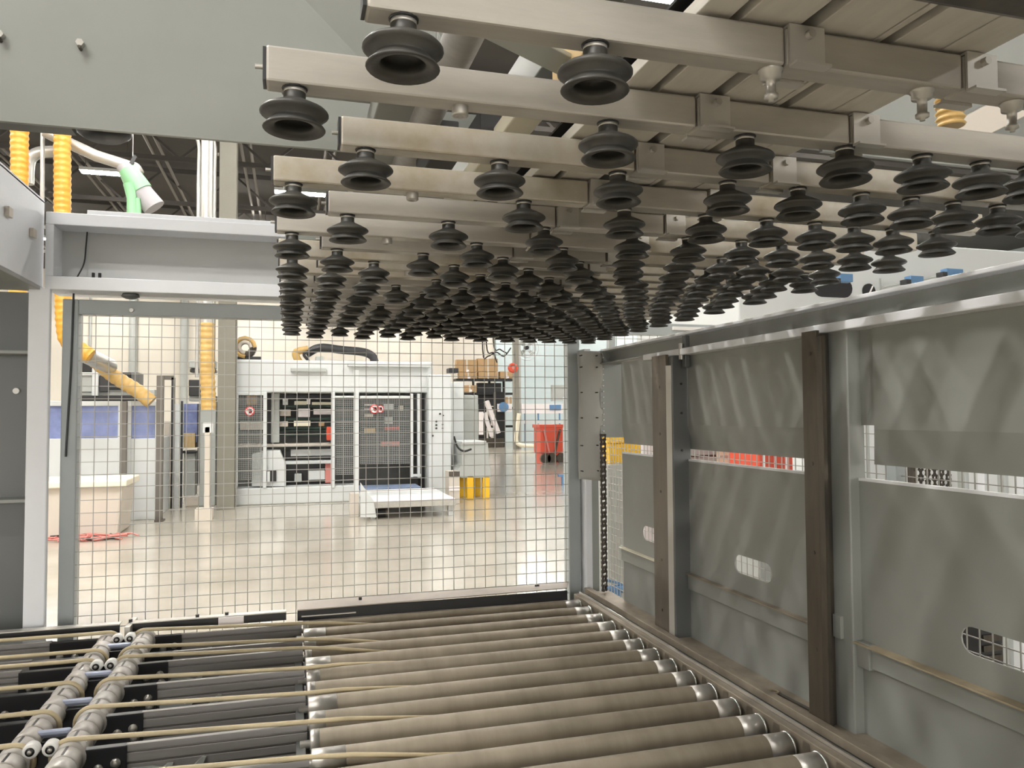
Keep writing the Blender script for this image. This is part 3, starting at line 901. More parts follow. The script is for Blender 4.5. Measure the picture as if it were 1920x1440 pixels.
yc = thing('yellow_tub', 'bright yellow tub with a lid outside, left of the first guide post', 'tub', (3.0, 6.6, 0))
p, q = at(1143, 870, 6.6), at(1200, 818, 6.6)
MB().prism([(p.x, 6.6, p.z), (q.x - .02, 6.6, p.z), (q.x + .03, 6.6, q.z - .06), (p.x - .02, 6.6, q.z - .06)], (0, .28, 0)).build('tub_body', 'safety_yellow', yc, 0.01)
MB().box(p.x - .03, q.x + .05, 6.58, 6.9, q.z - .06, q.z).build('tub_lid', 'safety_yellow', yc, 0.01)
MB().box(p.x - .04, q.x + .06, 6.55, 6.92, 0, p.z).build('tub_stand', 'machine_grey', yc, 0.01)
for k, (x0, x1, m_, lb) in enumerate(((1205, 1240, 'sign_white', 'white printed board outside, between yellow tub and first guide post'),
                                     (1285, 1345, 'machine_grey', 'grey box with dark stripes seen through the wall slot'),
                                     (1345, 1418, 'cream', 'cream crate seen through the slot between the guide posts'))):
    p, q = at(x0, 900, 5.2), at(x1, 820, 5.2)
    t = thing(('printed_board', 'grey_box', 'cream_crate')[k], lb, ('board', 'box', 'crate')[k], ((p.x + q.x) / 2, 5.3, 0))
    MB().box(p.x, q.x - .01, 5.2, 5.2 + (.04, .35, .4)[k], 0, q.z).build(('board_panel', 'box_body', 'crate_body')[k], m_, t, 0.01)
    for r_ in range(3):
        MB().box(p.x + .02, q.x - .02, 5.19, 5.2, p.z + .03 + r_ * .07, p.z + .045 + r_ * .07).build(('print_line', 'box_stripe', 'crate_rib')[k], ('machine_grey', 'dark_steel', 'beige')[k], t)
p, q = at(1425, 905, 4.6), at(1540, 835, 4.6)
rcr = thing('red_crate', 'red plastic crate seen through the slot left of the second guide post', 'crate', ((p.x + q.x) / 2, 4.8, 0))
MB().box(p.x, q.x, 4.6, 5.0, .9, q.z).build('crate_body', 'red', rcr, 0.01)
MB().box(p.x - .02, q.x + .02, 4.58, 5.02, q.z, q.z + .03).build('crate_rim', 'red', rcr, 0.005)
MB().box(p.x - .05, q.x + .05, 4.55, 5.05, 0, .9).build('crate_stand', 'machine_grey', rcr, 0.01)
for r_ in range(6):
    xx = p.x + .03 + r_ * (q.x - p.x - .06) / 5
    MB().box(xx - .006, xx + .006, 4.588, 4.6, .92, q.z).build('crate_rib', 'sign_white', rcr)
# white cabinet with a roll of chain behind the third panel
p, q = at(1600, 1290, 3.6), at(1705, 780, 3.6)
cb = thing('white_cabinet', 'white cabinet seen through the slot right of the second guide post', 'cabinet', ((p.x + q.x) / 2, 3.8, 0))
MB().box(p.x, q.x, 3.6, 4.1, 0, q.z).build('cabinet_body', 'machine_white', cb, 0.01)
for k in range(3):
    xx = p.x + .06 + k * .035
    MB().box(xx, xx + .012, 3.595, 3.6, .3, q.z - .05).build('cabinet_groove', 'machine_grey', cb)
p, q = at(1708, 935, 3.4), at(1784, 870, 3.4)
cr = thing('chain_coil', 'bundle of brown roller chain strands seen through the right-hand wall slot', 'chain', ((p.x + q.x) / 2, 3.4, p.z))
for s in range(6):
    for r_ in range(9):
        xx = p.x + (s + .5) * (q.x - p.x) / 6
        inst('chain_link', link, (xx, 3.4, p.z - .02 + r_ * .028), cr, (0, 0, 0 if (r_ + s) % 2 else .7))
MB().box(p.x, q.x, 3.39, 3.41, q.z + .02, q.z + .06).build('chain_hook_bar', 'dark_steel', cr)
MB().box(p.x, p.x + .03, 3.39, 3.42, 0, q.z + .06).build('chain_stand', 'dark_steel', cr)
p, q = at(1790, 1290, 3.5), at(2060, 780, 3.5)
sc_ = thing('corrugated_screen', 'pale corrugated screen seen through the far right of the wall slot', 'screen', ((p.x + q.x) / 2, 3.5, 0))
for k in range(16):
    xx = p.x + k * (q.x - p.x) / 16
    MB().box(xx, xx + (q.x - p.x) / 16 - .01, 3.5 + (.02 if k % 2 else 0), 3.53, 0, q.z).build('screen_slat', ('machine_white', 'machine_grey', 'machine_white', 'paint_light')[k % 4], sc_)
p, q = at(1838, 1262, 2.4), at(1880, 1170, 2.4)
ct = thing('control_box', 'black control box with square buttons seen through the right oval hole', 'control box', ((p.x + q.x) / 2, 2.4, 0))
MB().box(p.x, q.x, 2.4, 2.5, p.z - .05, q.z + .05).build('box_body', 'black_plastic', ct, 0.004)
for k in range(4):
    zz = p.z + k * .04
    MB().box(p.x + .012, q.x - .012, 2.39, 2.4, zz, zz + .025).build('button', 'dark_steel', ct, 0.002)
MB().box(p.x + .01, q.x - .01, 2.42, 2.48, 0, p.z - .05).build('box_stand', 'machine_grey', ct)
# blue valve on the floor past the chain
p = at(1156, 1105, 5.9)
bv = thing('blue_hand_valve', 'small blue hand valve standing low beyond the hanging chain', 'valve', (p.x, 5.9, 0))
MB().cyl((p.x, 5.9, 0), (p.x, 5.9, p.z + .02), .04, 12).build('valve_pipe', 'blue', bv)
MB().cyl((p.x - .12, 5.9, p.z), (p.x + .12, 5.9, p.z), .035, 12).build('valve_body', 'blue', bv)
MB().bar((p.x - .08, 5.9, p.z + .08), (p.x + .08, 5.9, p.z + .03), .03, .02).build('valve_handle', 'blue', bv)

# ================================================================== far side of the hall: panel press
def bx(mb, x0, y0, x1, y1, Y, dep):
    xm, ym = (x0 + x1) / 2, (y0 + y1) / 2
    z0 = at(xm, y1, Y).z
    if z0 < .3 * Y / 25: z0 = 0 if z0 < .16 * Y / 15 else z0
    return mb.box(at(x0, ym, Y).x, at(x1, ym, Y).x, Y, Y + dep, max(0, z0), at(xm, y0, Y).z)

PY = 15.5
pr = thing('panel_press', 'long white panel press with open racks of boards behind the wire fence', 'machine', (1.0, 17, 0))
bx(MB(), 440, 676, 812, 736, PY, 2.2).build('top_beam', 'machine_white', pr, 0.03)
bx(MB(), 652, 681, 808, 688, PY - .15, 1.0).build('beam_cap', 'machine_white', pr, 0.02)
bx(MB(), 545, 690, 612, 697, PY - .1, .5).build('hose_bracket', 'machine_grey', pr, 0.01)
bx(MB(), 440, 913, 668, 941, PY, .5).build('base_beam', 'machine_white', pr, 0.02)
bx(MB(), 442, 941, 664, 947, PY + .1, .4).build('base_shadow_gap', 'black', pr)
bx(MB(), 436, 750, 441, 948, PY + .1, .1).build('side_seal', 'black', pr)
for (x0, x1, y0, y1) in ((440, 446, 735, 915), (493, 500, 735, 915), (621, 628, 735, 915), (770, 775, 738, 895), (783, 788, 738, 895)):
    bx(MB(), x0, y0, x1, y1, PY - .05, .1).build('frame_post', 'machine_white', pr, 0.008)
bx(MB(), 440, 735, 500, 741, PY - .04, .08).build('frame_rail', 'machine_white', pr, 0.008)
bx(MB(), 675, 742, 775, 747, PY - .04, .08).build('frame_rail', 'machine_white', pr, 0.008)
bx(MB(), 628, 742, 668, 746, PY - .04, .08).build('frame_rail', 'machine_white', pr, 0.008)
bx(MB(), 772, 889, 790, 894, PY - .04, .08).build('frame_rail', 'machine_white', pr, 0.008)
# right-hand column with stepped back
bx(MB(), 804, 702, 846, 950, PY - .2, 1.2).build('end_column', 'machine_white', pr, 0.02)
bx(MB(), 843, 716, 870, 938, PY + .5, 1.6).build('end_column', 'machine_white', pr, 0.02)
bx(MB(), 866, 741, 897, 925, PY + 1.4, 2.4).build('end_column', 'machine_grey', pr, 0.02)
bx(MB(), 788, 735, 805, 935, PY + .3, .3).build('dark_slot', 'black', pr)
bx(MB(), 842, 690, 860, 699, PY + .6, .3).build('latch_box', 'black', pr, 0.01)
for (x, y, r_) in ((825, 776, .02), (831, 779, .015), (818, 790, .02), (818, 797, .02), (818, 803, .02), (830, 796, .015), (830, 803, .015), (811, 817, .02)):
    p = at(x, y, PY - .22)
    MB().cyl((p.x, p.y - .02, p.z), (p.x, p.y + .03, p.z), r_, 8).build('push_button', 'black', pr)
# interior: back wall, posts, shelf racks with boards
bx(MB(), 440, 736, 810, 945, PY + 2.0, .1).build('back_wall', 'paint_dark', pr)
bx(MB(), 500, 736, 508, 915, PY + .6, .1).build('inner_post', 'black_plastic', pr)
bx(MB(), 508, 736, 524, 830, PY + .5, .2).build('inner_panel', 'machine_grey', pr, 0.01)
racky = [(741, 747), (760, 764), (783, 788), (800, 804), (806, 808), (813, 816)]
for k, (a_, b_) in enumerate(racky):
    bx(MB(), 448, a_, 768, b_, PY + .9, .5).build('rack_bar', 'dark_green' if k != 0 else 'black', pr)
for (x0, y0, x1, y1, m_) in ((530, 748, 540, 759, 'machine_white'), (552, 752, 575, 759, 'cream'), (575, 748, 582, 758, 'sign_white'), (585, 754, 622, 759, 'cream'),
                             (559, 766, 581, 782, 'sign_white'), (588, 767, 622, 777, 'sign_white'), (525, 768, 545, 780, 'beige'), (524, 790, 540, 800, 'beige'),
                             (551, 789, 582, 799, 'cream'), (598, 792, 608, 799, 'carton'), (462, 742, 482, 758, 'carton'), (684, 757, 704, 761, 'sign_white'),
                             (684, 766, 700, 769, 'sign_white'), (684, 776, 700, 782, 'beige'), (720, 757, 738, 768, 'machine_white'), (748, 760, 756, 770, 'beige'),
                             (722, 782, 736, 795, 'machine_grey'), (722, 800, 750, 806, 'red'), (684, 803, 704, 812, 'wood'), (450, 790, 495, 806, 'beige'), (715, 828, 750, 836, 'pink_strap')):
    bx(MB(), x0, y0, x1, y1, PY + .7, .15).build('stored_board', m_, pr)
bx(MB(), 612, 800, 622, 826, PY + .3, .15).build('red_cylinder', 'red', pr, 0.02)
bx(MB(), 440, 832, 622, 838, PY + .5, .4).build('mid_beam', 'beige', pr, 0.01)
bx(MB(), 545, 842, 622, 855, PY + .7, .3).build('drawer', 'machine_white', pr, 0.01)
bx(MB(), 528, 846, 561, 860, PY + .8, .2).build('dark_recess', 'black', pr)
bx(MB(), 575, 856, 622, 859, PY + .6, .2).build('dark_recess', 'black', pr)
bx(MB(), 535, 866, 622, 912, PY + .8, .2).build('dark_recess', 'black', pr)
bx(MB(), 530, 864, 622, 870, PY + .4, .2).build('lower_rail', 'machine_white', pr, 0.01)
bx(MB(), 578, 882, 610, 900, PY + .5, .2).build('gear_box', 'machine_white', pr, 0.02)
bx(MB(), 552, 888, 566, 904, PY + .5, .2).build('gear_box', 'machine_grey', pr, 0.02)
bx(MB(), 610, 868, 622, 905, PY + .5, .1).build('pink_post', 'pink_strap', pr)
# sloped motor guard
a_ = [at(x, y, PY + .1) for x, y in ((472, 912), (472, 852), (497, 845), (525, 845), (536, 872), (536, 912))]
MB().prism(a_, (0, .5, 0)).build('motor_guard', 'machine_white', pr, 0.01)
bx(MB(), 495, 882, 518, 903, PY + .05, .1).build('guard_window', 'black', pr)
bx(MB(), 501, 884, 506, 903, PY + .0, .05).build('window_bar', 'machine_white', pr)
# wire screens on the doors
def screen(x0, y0, x1, y1, Y, n1, n2, parent):
    m = MB()
    for i in range(n1 + 1):
        xx = x0 + (x1 - x0) * i / n1
        p_, q_ = at(xx, y1, Y), at(xx, y0, Y)
        m.box(p_.x - .003, p_.x + .003, Y, Y + .008, p_.z, q_.z)
    for j in range(n2 + 1):
        yy = y0 + (y1 - y0) * j / n2
        p_, q_ = at(x0, yy, Y), at(x1, yy, Y)
        m.box(p_.x, q_.x, Y + .008, Y + .016, p_.z - .003, p_.z + .003)
    return tag(m.build('door_screen', 'machine_grey', parent), kind='stuff')
screen(446, 741, 493, 900, PY, 14, 44, pr)
screen(630, 746, 666, 890, PY, 10, 40, pr)
screen(676, 747, 770, 870, PY, 28, 36, pr)
# prohibition signs (red ring, black palm, white ground)
for (x, y) in ((468, 771), (702, 767), (713, 767)):
    p = at(x, y, PY - .08)
    rr = .09 if x != 713 else .075
    sg = MB().cyl((p.x, p.y, p.z), (p.x, p.y + .006, p.z), rr, 24).build('warning_sign', 'sign_white', pr)
    MB().lathe([(rr * .80, -.004), (rr, -.004), (rr, 0), (rr * .8, 0)], (p.x, p.y, p.z), 24, 'y').build('sign_ring', 'red_sign', sg)
    MB().lathe([(0, -.004), (rr * .36, -.004), (rr * .36, 0)], (p.x + rr * .15, p.y, p.z - rr * .12), 14, 'y').build('palm_mark', 'black', sg)
    for dx in (-.2, -.02, .16, .34):
        MB().box(p.x + rr * (dx + .02) - .006, p.x + rr * (dx + .02) + .006, p.y - .004, p.y, p.z, p.z + rr * .48).build('finger_mark', 'black', sg)
    MB().bar((p.x - rr * .6, p.y - .006, p.z + rr * .6), (p.x + rr * .6, p.y - .006, p.z - rr * .6), .004, rr * .14).build('sign_bar', 'red_sign', sg)
# hoses and energy chain on top of the press
MB().tube(bez([at(574, 664, PY + .3), at(600, 652, PY + .3), at(640, 656, PY + .3), at(680, 660, PY + .3), at(698, 668, PY + .3), at(703, 681, PY + .3)], 30), .085, 10).build('cable_chain', 'black_plastic', pr)
MB().tube(bez([at(570, 690, PY + .2), at(557, 672, PY + .2), at(556, 660, PY + .2), at(578, 655, PY + .2)], 20), .075, 10).build('yellow_hose', 'hose_tan', pr)
MB().tube(bez([at(588, 694, PY + .1), at(578, 676, PY + .1), at(570, 664, PY + .1), at(585, 656, PY + .1), at(600, 652, PY + .1)], 20), .03, 8).build('black_hose', 'black', pr)
for (x0, x1, y0) in ((592, 606, 668), (575, 580, 676)):
    bx(MB(), x0, y0, x1, 697, PY + .1, .3).build('top_bracket', 'machine_grey', pr, 0.01)
# blower on the left end
p = at(460, 652, PY + .6)
bl = thing('blower', 'brown and black spiral blower sitting on the left end of the white press', 'blower', (p.x, p.y, at(460, 676, PY + .6).z))
MB().lathe([(.08, -.1), (.20, -.1), (.215, -.05), (.215, .1), (.08, .12)], (p.x, p.y, p.z), 20, 'y').build('blower_scroll', 'dark_steel', bl)
for r_, m_ in ((.185, 'hose_tan'), (.11, 'beige')):
    MB().tube([(p.x + r_ * math.cos(k / 12 * 6.283), p.y - .12, p.z + r_ * math.sin(k / 12 * 6.283)) for k in range(10)], .04, 8).build('blower_pipe', m_, bl)
MB().box(p.x - .2, p.x + .3, p.y - .1, p.y + .2, p.z - .262, p.z - .18).build('blower_foot', 'black_plastic', bl)

# free-standing gate posts and low infeed table
gp = thing('gate_post', 'slim white gate post standing in front of the press', 'post', (at(667, 968, 13.2).x, 13.2, 0))
bx(MB(), 664, 694, 673, 972, 13.2, .08).build('post_shaft', 'machine_white', gp, 0.006)
bx(MB(), 656, 925, 673, 975, 13.15, .18).build('post_foot', 'beige', gp, 0.006)
it = thing('infeed_table', 'low white slab-topped infeed table with blue mat in front of the press', 'table', (1.9, 13.8, 0))
T0, T1, TB = at(696, 945, 12.75), at(853, 935, 12.75), at(767, 868, 15.0)
tx0, tx1 = T0.x, T1.x
tz = .29
for k in range(4):
    y0 = 12.75 + k * .50
    MB().box(tx0, tx1, y0, y0 + .485, tz - .05, tz + (.0 if k % 2 else .006)).build('table_slab', 'sign_white' if k != 2 else 'machine_white', it, 0.006)
MB().box(tx0 + .02, tx1 - .25, 14.75, 15.4, tz - .05, tz + .03).build('blue_mat', 'blue_mat', it, 0.006)
MB().box(tx0 - .02, tx1 + .02, 12.72, 12.76, tz - .11, tz - .02).build('front_rail', 'zinc', it, 0.004)
MB().box(tx0 - .02, tx0 + .04, 12.76, 15.3, tz - .12, tz - .05).build('side_rail', 'machine_white', it, 0.004)
MB().box(tx1 - .04, tx1 + .02, 12.76, 15.3, tz - .12, tz - .05).build('side_rail', 'machine_white', it, 0.004)
for x in (tx0 + .04, tx1 - .06):
    for y in (12.85, 15.1):
        MB().box(x - .04, x + .04, y - .04, y + .04, 0, tz - .1).build('leg', 'machine_white', it, 0.004)
sq = [at(x, y, 12.6) for x, y in ((676, 970), (676, 905), (700, 938), (706, 970))]
MB().prism(sq, (0, .04, 0)).build('corner_guard', 'machine_white', it)
dc = thing('drive_motor', 'black drive motor on the floor under the front edge of the infeed table', 'motor', (at(712, 970, 12.8).x, 12.8, 0))
p = at(713, 968, 12.8)
MB().cyl((p.x - .16, 12.9, .08), (p.x + .1, 12.9, .08), .075, 14).build('motor_body', 'black', dc)
MB().lathe([(.04, 0), (.08, .01), (.08, .06), (.04, .07)], (p.x + .08, 12.9, .09), 14, 'x').build('motor_flange', 'dark_steel', dc)

# grey cabinet on yellow legs
gc = thing('junction_cabinet', 'grey-green sloping cabinet on four yellow legs beside the press', 'cabinet', (3.5, 15.5, 0))
CY_ = 15.0
a_ = [at(x, y, CY_) for x, y in ((864, 896), (856, 884), (866, 870), (864, 832), (915, 830), (918, 868), (921, 884), (921, 896))]
MB().prism(a_, (0, .8, 0)).build('cabinet_body', 'machine_grey', gc, 0.01)
bx(MB(), 866, 827, 912, 833, CY_ - .03, .85).build('cabinet_lid', 'machine_white', gc, 0.01)
MB().tube(bez([at(851, 818, CY_ - .1), at(858, 838, CY_ - .1), at(870, 846, CY_ - .1), at(884, 842, CY_ - .1)], 16), .02, 8).build('cabinet_cable', 'black', gc)
for x, dy in ((868, .6), (882, 0), (895, .6), (912, 0)):
    p, q = at(x - 6, 937 if not dy else 930, CY_ + dy), at(x + 6, 893, CY_ + dy)
    MB().box(p.x, q.x, CY_ + dy, CY_ + dy + .12, 0, q.z).build('leg', 'safety_yellow', gc, 0.008)
sb = thing('striped_box', 'low grey and pink box on the floor left of the yellow cabinet legs', 'box', (at(850, 930, 14.4).x, 14.4, 0))
bx(MB(), 842, 884, 862, 939, 14.4, .4).build('box_body', 'beige', sb, 0.01)
bx(MB(), 842, 912, 862, 920, 14.38, .02).build('box_band', 'sign_white', sb)
bx(MB(), 842, 884, 862, 893, 14.38, .02).build('box_top_band', 'dark_steel', sb)

# ================================================================== left background: cabinet with blue windows, bin, hoses
wc = thing('glazed_cabinet', 'white machine enclosure with blue tinted windows at the left of the hall', 'machine', (-3, 14, 0))
WY = 13.9
bx(MB(), 60, 822, 228, 985, WY, 1.5).build('lower_panel', 'machine_white', wc, 0.01)
bx(MB(), 240, 822, 292, 968, WY, 1.5).build('lower_panel', 'machine_white', wc, 0.01)
bx(MB(), 60, 760, 222, 822, WY + .05, .03).build('blue_window', 'blue_glass', wc)
bx(MB(), 244, 760, 290, 822, WY + .05, .03).build('blue_window', 'blue_glass', wc)
bx(MB(), 60, 752, 296, 761, WY, .1).build('top_rail', 'machine_white', wc, 0.006)
for x0, x1 in ((220, 227), (238, 245), (290, 296)):
    bx(MB(), x0, 752, x1, 980, WY - .02, .1).build('frame_post', 'machine_white', wc, 0.006)
bx(MB(), 60, 760, 296, 985, WY + 1.45, .05).build('back_panel', 'machine_grey', wc)
MB().tube([at(140, 800, WY + .6), at(210, 818, WY + .6)], .12, 10).build('inner_roller', 'beige', wc)
bx(MB(), 236, 966, 292, 976, WY + .1, .4).build('plinth', 'black', wc)
for i, (x0, x1, y0, y1) in enumerate(((224, 236, 752, 980), (292, 305, 704, 978))):
    gpo = thing('guard_post', ('short dark guard post between the two blue windows', 'taller dark guard post right of the blue windows')[i], 'post', (at(x0, y1, 13.6).x, 13.6, 0))
    bx(MB(), x0, y0, x1, y1, 13.6, .1).build('post_shaft', 'steel_brown', gpo, 0.004)
    MB().box(at(x0 - 2, y1, 13.6).x, at(x1 + 2, y1, 13.6).x, 13.55, 13.75, 0, .03).build('post_foot', 'dark_steel', gpo, 0.004)
dp = thing('door_frame', 'dark steel door frame behind the taller guard post', 'frame', (at(315, 960, 15.45).x, 15.45, 0))
bx(MB(), 300, 704, 326, 712, 15.45, .1).build('frame_head', 'steel_brown', dp)
bx(MB(), 320, 708, 326, 960, 15.45, .1).build('frame_jamb', 'black_plastic', dp)
bx(MB(), 338, 752, 342, 955, 15.5, .05).build('frame_jamb', 'black_plastic', dp)
bx(MB(), 307, 790, 318, 962, 15.5, .05).build('frame_panel', 'beige', dp)
bx(MB(), 324, 757, 336, 955, 15.5, .05).build('frame_glass', 'machine_white', dp)
bn = thing('lidded_bin', 'pale pinkish storage bin with cream lid on the floor at the left', 'bin', (-2.7, 12.4, 0))
a0, a1 = at(60, 1000, 12.2), at(220, 1000, 12.2)
MB().prism([(a0.x, 12.2, 0), (a1.x, 12.2, 0), (a1.x + .07, 12.2, .72), (a0.x - .07, 12.2, .72)], (0, .9, 0)).build('bin_body', 'beige', bn, 0.03)
MB().box(a0.x - .12, a1.x + .12, 12.12, 13.15, .70, .80).build('bin_lid', 'cream', bn, 0.02)
ps = thing('strap_pile', 'tangle of pink and black strapping on the floor in front of the bin', 'strapping', (-2.7, 11.9, 0))
for k in range(16):
    x0 = R.uniform(a0.x, a1.x - .3)
    pts = [(x0 + j * R.uniform(.12, .22), 11.85 + R.uniform(-.15, .3), .012 + R.uniform(0, .05)) for j in range(5)]
    MB().tube(bez(pts, 16), .012, 5).build('strap', 'pink_strap' if k % 4 else 'black', ps)
# machine parts above the blue windows
eq = thing('drive_unit', 'black and white drive unit on top of the blue-windowed enclosure', 'drive unit', (-3, 14.4, at(200, 752, 14.2).z))
for (x0, y0, x1, y1, m_) in ((120, 742, 265, 752, 'black'), (120, 730, 290, 742, 'machine_grey'), (150, 678, 208, 698, 'black'), (150, 700, 172, 735, 'machine_grey'), (172, 690, 184, 742, 'machine_white'),
                             (186, 704, 203, 735, 'black_plastic'), (204, 698, 245, 730, 'black'), (245, 698, 259, 730, 'paint_dark'), (150, 698, 175, 704, 'machine_white')):
    bx(MB(), x0, y0, x1, y1, 14.2 + R.uniform(0, .2), .5).build('unit_block', m_, eq, 0.01)
eq2 = thing('press_drive', 'black and grey drive boxes stacked beside the pale steel column', 'drive unit', (at(370, 930, 15.6).x, 15.6, 0))
for (x0, y0, x1, y1, m_) in ((354, 676, 404, 690, 'machine_grey'), (356, 692, 404, 698, 'black'), (354, 712, 380, 742, 'black'), (354, 742, 404, 752, 'machine_grey'), (344, 757, 370, 830, 'blue_glass'),
                             (344, 812, 366, 840, 'wood'), (342, 845, 368, 850, 'black'), (344, 850, 366, 930, 'machine_grey'), (370, 757, 374, 910, 'black_plastic'), (346, 930, 372, 950, 'beige'), (374, 752, 404, 950, 'machine_grey')):
    bx(MB(), x0, y0, x1, y1, 15.6 + R.uniform(0, .2), .4).build('drive_box', m_, eq2, 0.01)
wp = thing('fence_end_post', 'pale guard-rail post with bracket in front of the steel column', 'post', (at(388, 952, 13.6).x, 13.6, 0))
bx(MB(), 383, 800, 393, 958, 13.6, .1).build('post_shaft', 'beige', wp, 0.006)
bx(MB(), 380, 792, 400, 812, 13.6, .12).build('post_bracket', 'machine_white', wp, 0.01)
bx(MB(), 365, 955, 398, 960, 13.55, .3).build('post_foot', 'beige', wp)
# steel column and conduits
sc2 = thing('steel_column', 'pale khaki steel roof column standing left of the press', 'column', (-1.1, 14.9, 0))
cxa, cxb = at(407, 850, 14.9).x, at(440, 850, 14.9).x
MB().box(cxa, cxb, 14.9, 14.93, 0, HZ).build('column_flange', 'column_paint', sc2, 0.004)
MB().box((cxa + cxb) / 2 - .01, (cxa + cxb) / 2 + .01, 14.93, 15.2, 0, HZ).build('column_web', 'column_paint', sc2)
MB().box(cxa, cxb, 15.2, 15.23, 0, HZ).build('column_flange', 'column_paint', sc2, 0.004)
cd = thing('conduit_bundle', 'bundle of silver conduits clipped beside the pale steel column', 'conduit', (cxa - .15, 14.95, 0))
for k in range(4):
    xx = cxa - .36 + k * .092
    MB().tube(bez([(xx - .12, 15.2, 7.3), (xx - .09, 15.05, 6.95), (xx, 14.95, 6.65), (xx, 14.95, 6.2), (xx, 14.95, 4.5), (xx, 14.95, 2.4)], 24), .032, 8).build('conduit_pipe', 'duct', cd)
MB().box(cxa - .36, cxa - .02, 14.98, 15.0, 6.50, 6.56).build('conduit_clip', 'dark_steel', cd)
for k, px in enumerate((249, 345, 168)):
    p = at(px, 650, 30)
    cdd = tag(MB().cyl((p.x, 45.9, 0), (p.x, 45.9, HZ), .22 if k < 2 else .07, 10).build('wall_pipe', 'machine_grey'),
              ('grey wall pipe behind the diagonal dust hose', 'grey wall pipe left of the upright yellow hose', 'thin wall pipe nearest the fence corner')[k], 'pipe')
    s = 45.8 / 30
    cdd.location.x += p.x * (s - 1)

# dust hoses
def hose_px(pts, rad, Y, m_, name, parent=None, up=False):
    pp = [at(x, y, Y) for x, y in pts]
    if up: pp = [Vector((pp[0].x, pp[0].y, HZ - .05))] + pp
    return hose_mb(pp, rad / 1442 * Y, .09, .05, 14).build(name, m_, parent)
tag(hose_px([(37, 225), (37, 300), (36, 352), (34, 420), (33, 700)], 13.5, 12.5, 'hose_yellow', 'dust_hose', None, True), 'leftmost upright yellow dust hose above the side beam', 'hose', 'yellow dust hoses')
dh = thing('dust_hose', 'long yellow dust hose dropping behind the fence corner, then slanting to the blue windows', 'hose', at(119, 560, 12.5), 'yellow dust hoses')
hose_px([(117, 235), (117, 300), (117, 360), (117, 405), (118, 470), (119, 560), (121, 610), (128, 640), (150, 655), (170, 668)], 13.0, 12.5, 'hose_yellow', 'upper_hose', dh, True)
hose_px([(178, 676), (200, 695), (230, 716), (258, 733), (284, 754)], 12.0, 13.6, 'hose_tan', 'lower_hose', dh)
p = at(174, 673, 12.8)
MB().cyl(p + Vector((-.06, -.2, .05)), p + Vector((.07, .75, -.06)), .125, 14).build('hose_coupling', 'duct', dh)
dh2 = thing('dust_hose', 'upright tan-yellow hose with silver riser beside the pale steel column', 'hose', at(388, 690, 13.5), 'yellow dust hoses')
hose_px([(388, 606), (388, 640), (388, 690), (390, 730), (391, 768)], 12.5, 13.5, 'hose_tan', 'lower_hose', dh2)
p = at(386, 606, 13.5)
MB().cyl((p.x, p.y, p.z - .05), (p.x, p.y, HZ), .10, 14).build('riser_pipe', 'duct', dh2)
# silver duct and green wrapped bag
du = thing('dust_duct', 'silver dust duct sloping down to a grey filter bag wrapped in green film', 'duct', at(160, 270, 12.8))
MB().tube([at(85, 247, 12.8), at(115, 262, 12.8), at(180, 292, 12.8), at(243, 312, 12.8)], .085, 14).build('duct_pipe', 'duct', du)
MB().tube(bez([at(243, 312, 12.8), at(254, 316, 12.8), at(260, 326, 12.8)], 8), .085, 14).build('duct_elbow', 'duct', du)
MB().tube(bez([at(104, 284, 13.4), at(75, 286, 13.4), at(58, 296, 13.4), at(53, 315, 13.4), at(52, 345, 13.4)], 20), .09, 12).build('duct_branch', 'duct', du)
MB().cyl(at(80, 240, 12.9), at(79, 395, 12.9), .03, 8).build('duct_drop', 'duct', du)
MB().cyl((at(249, 300, 12.8).x, 12.8, HZ), at(249, 300, 12.8), .006, 6).build('hanger_wire', 'duct', du)
MB().bar(at(243, 312, 12.7), at(254, 292, 12.7), .03, .05).build('duct_clamp', 'black', du)
bg = du
MB().tube([at(230, 310, 12.7), at(245, 330, 12.7), at(268, 362, 12.7), at(290, 390, 12.7)], [.10, .14, .15, .165], 16).build('bag_sleeve', 'duct_bag', bg)
MB().tube([at(238, 318, 12.7), at(250, 336, 12.7), at(266, 358, 12.7)], [.13, .158, .162], 16).build('film_wrap', 'green_film', bg)
MB().tube([at(243, 345, 12.6), at(247, 372, 12.6), at(249, 400, 12.6), at(250, 425, 12.6)], [.09, .07, .085, .08], 12).build('film_tail', 'green_film', bg)
MB().tube([at(258, 372, 12.58), at(259, 395, 12.58), at(258, 425, 12.58)], [.04, .045, .04], 8).build('film_tail', 'green_film', bg)

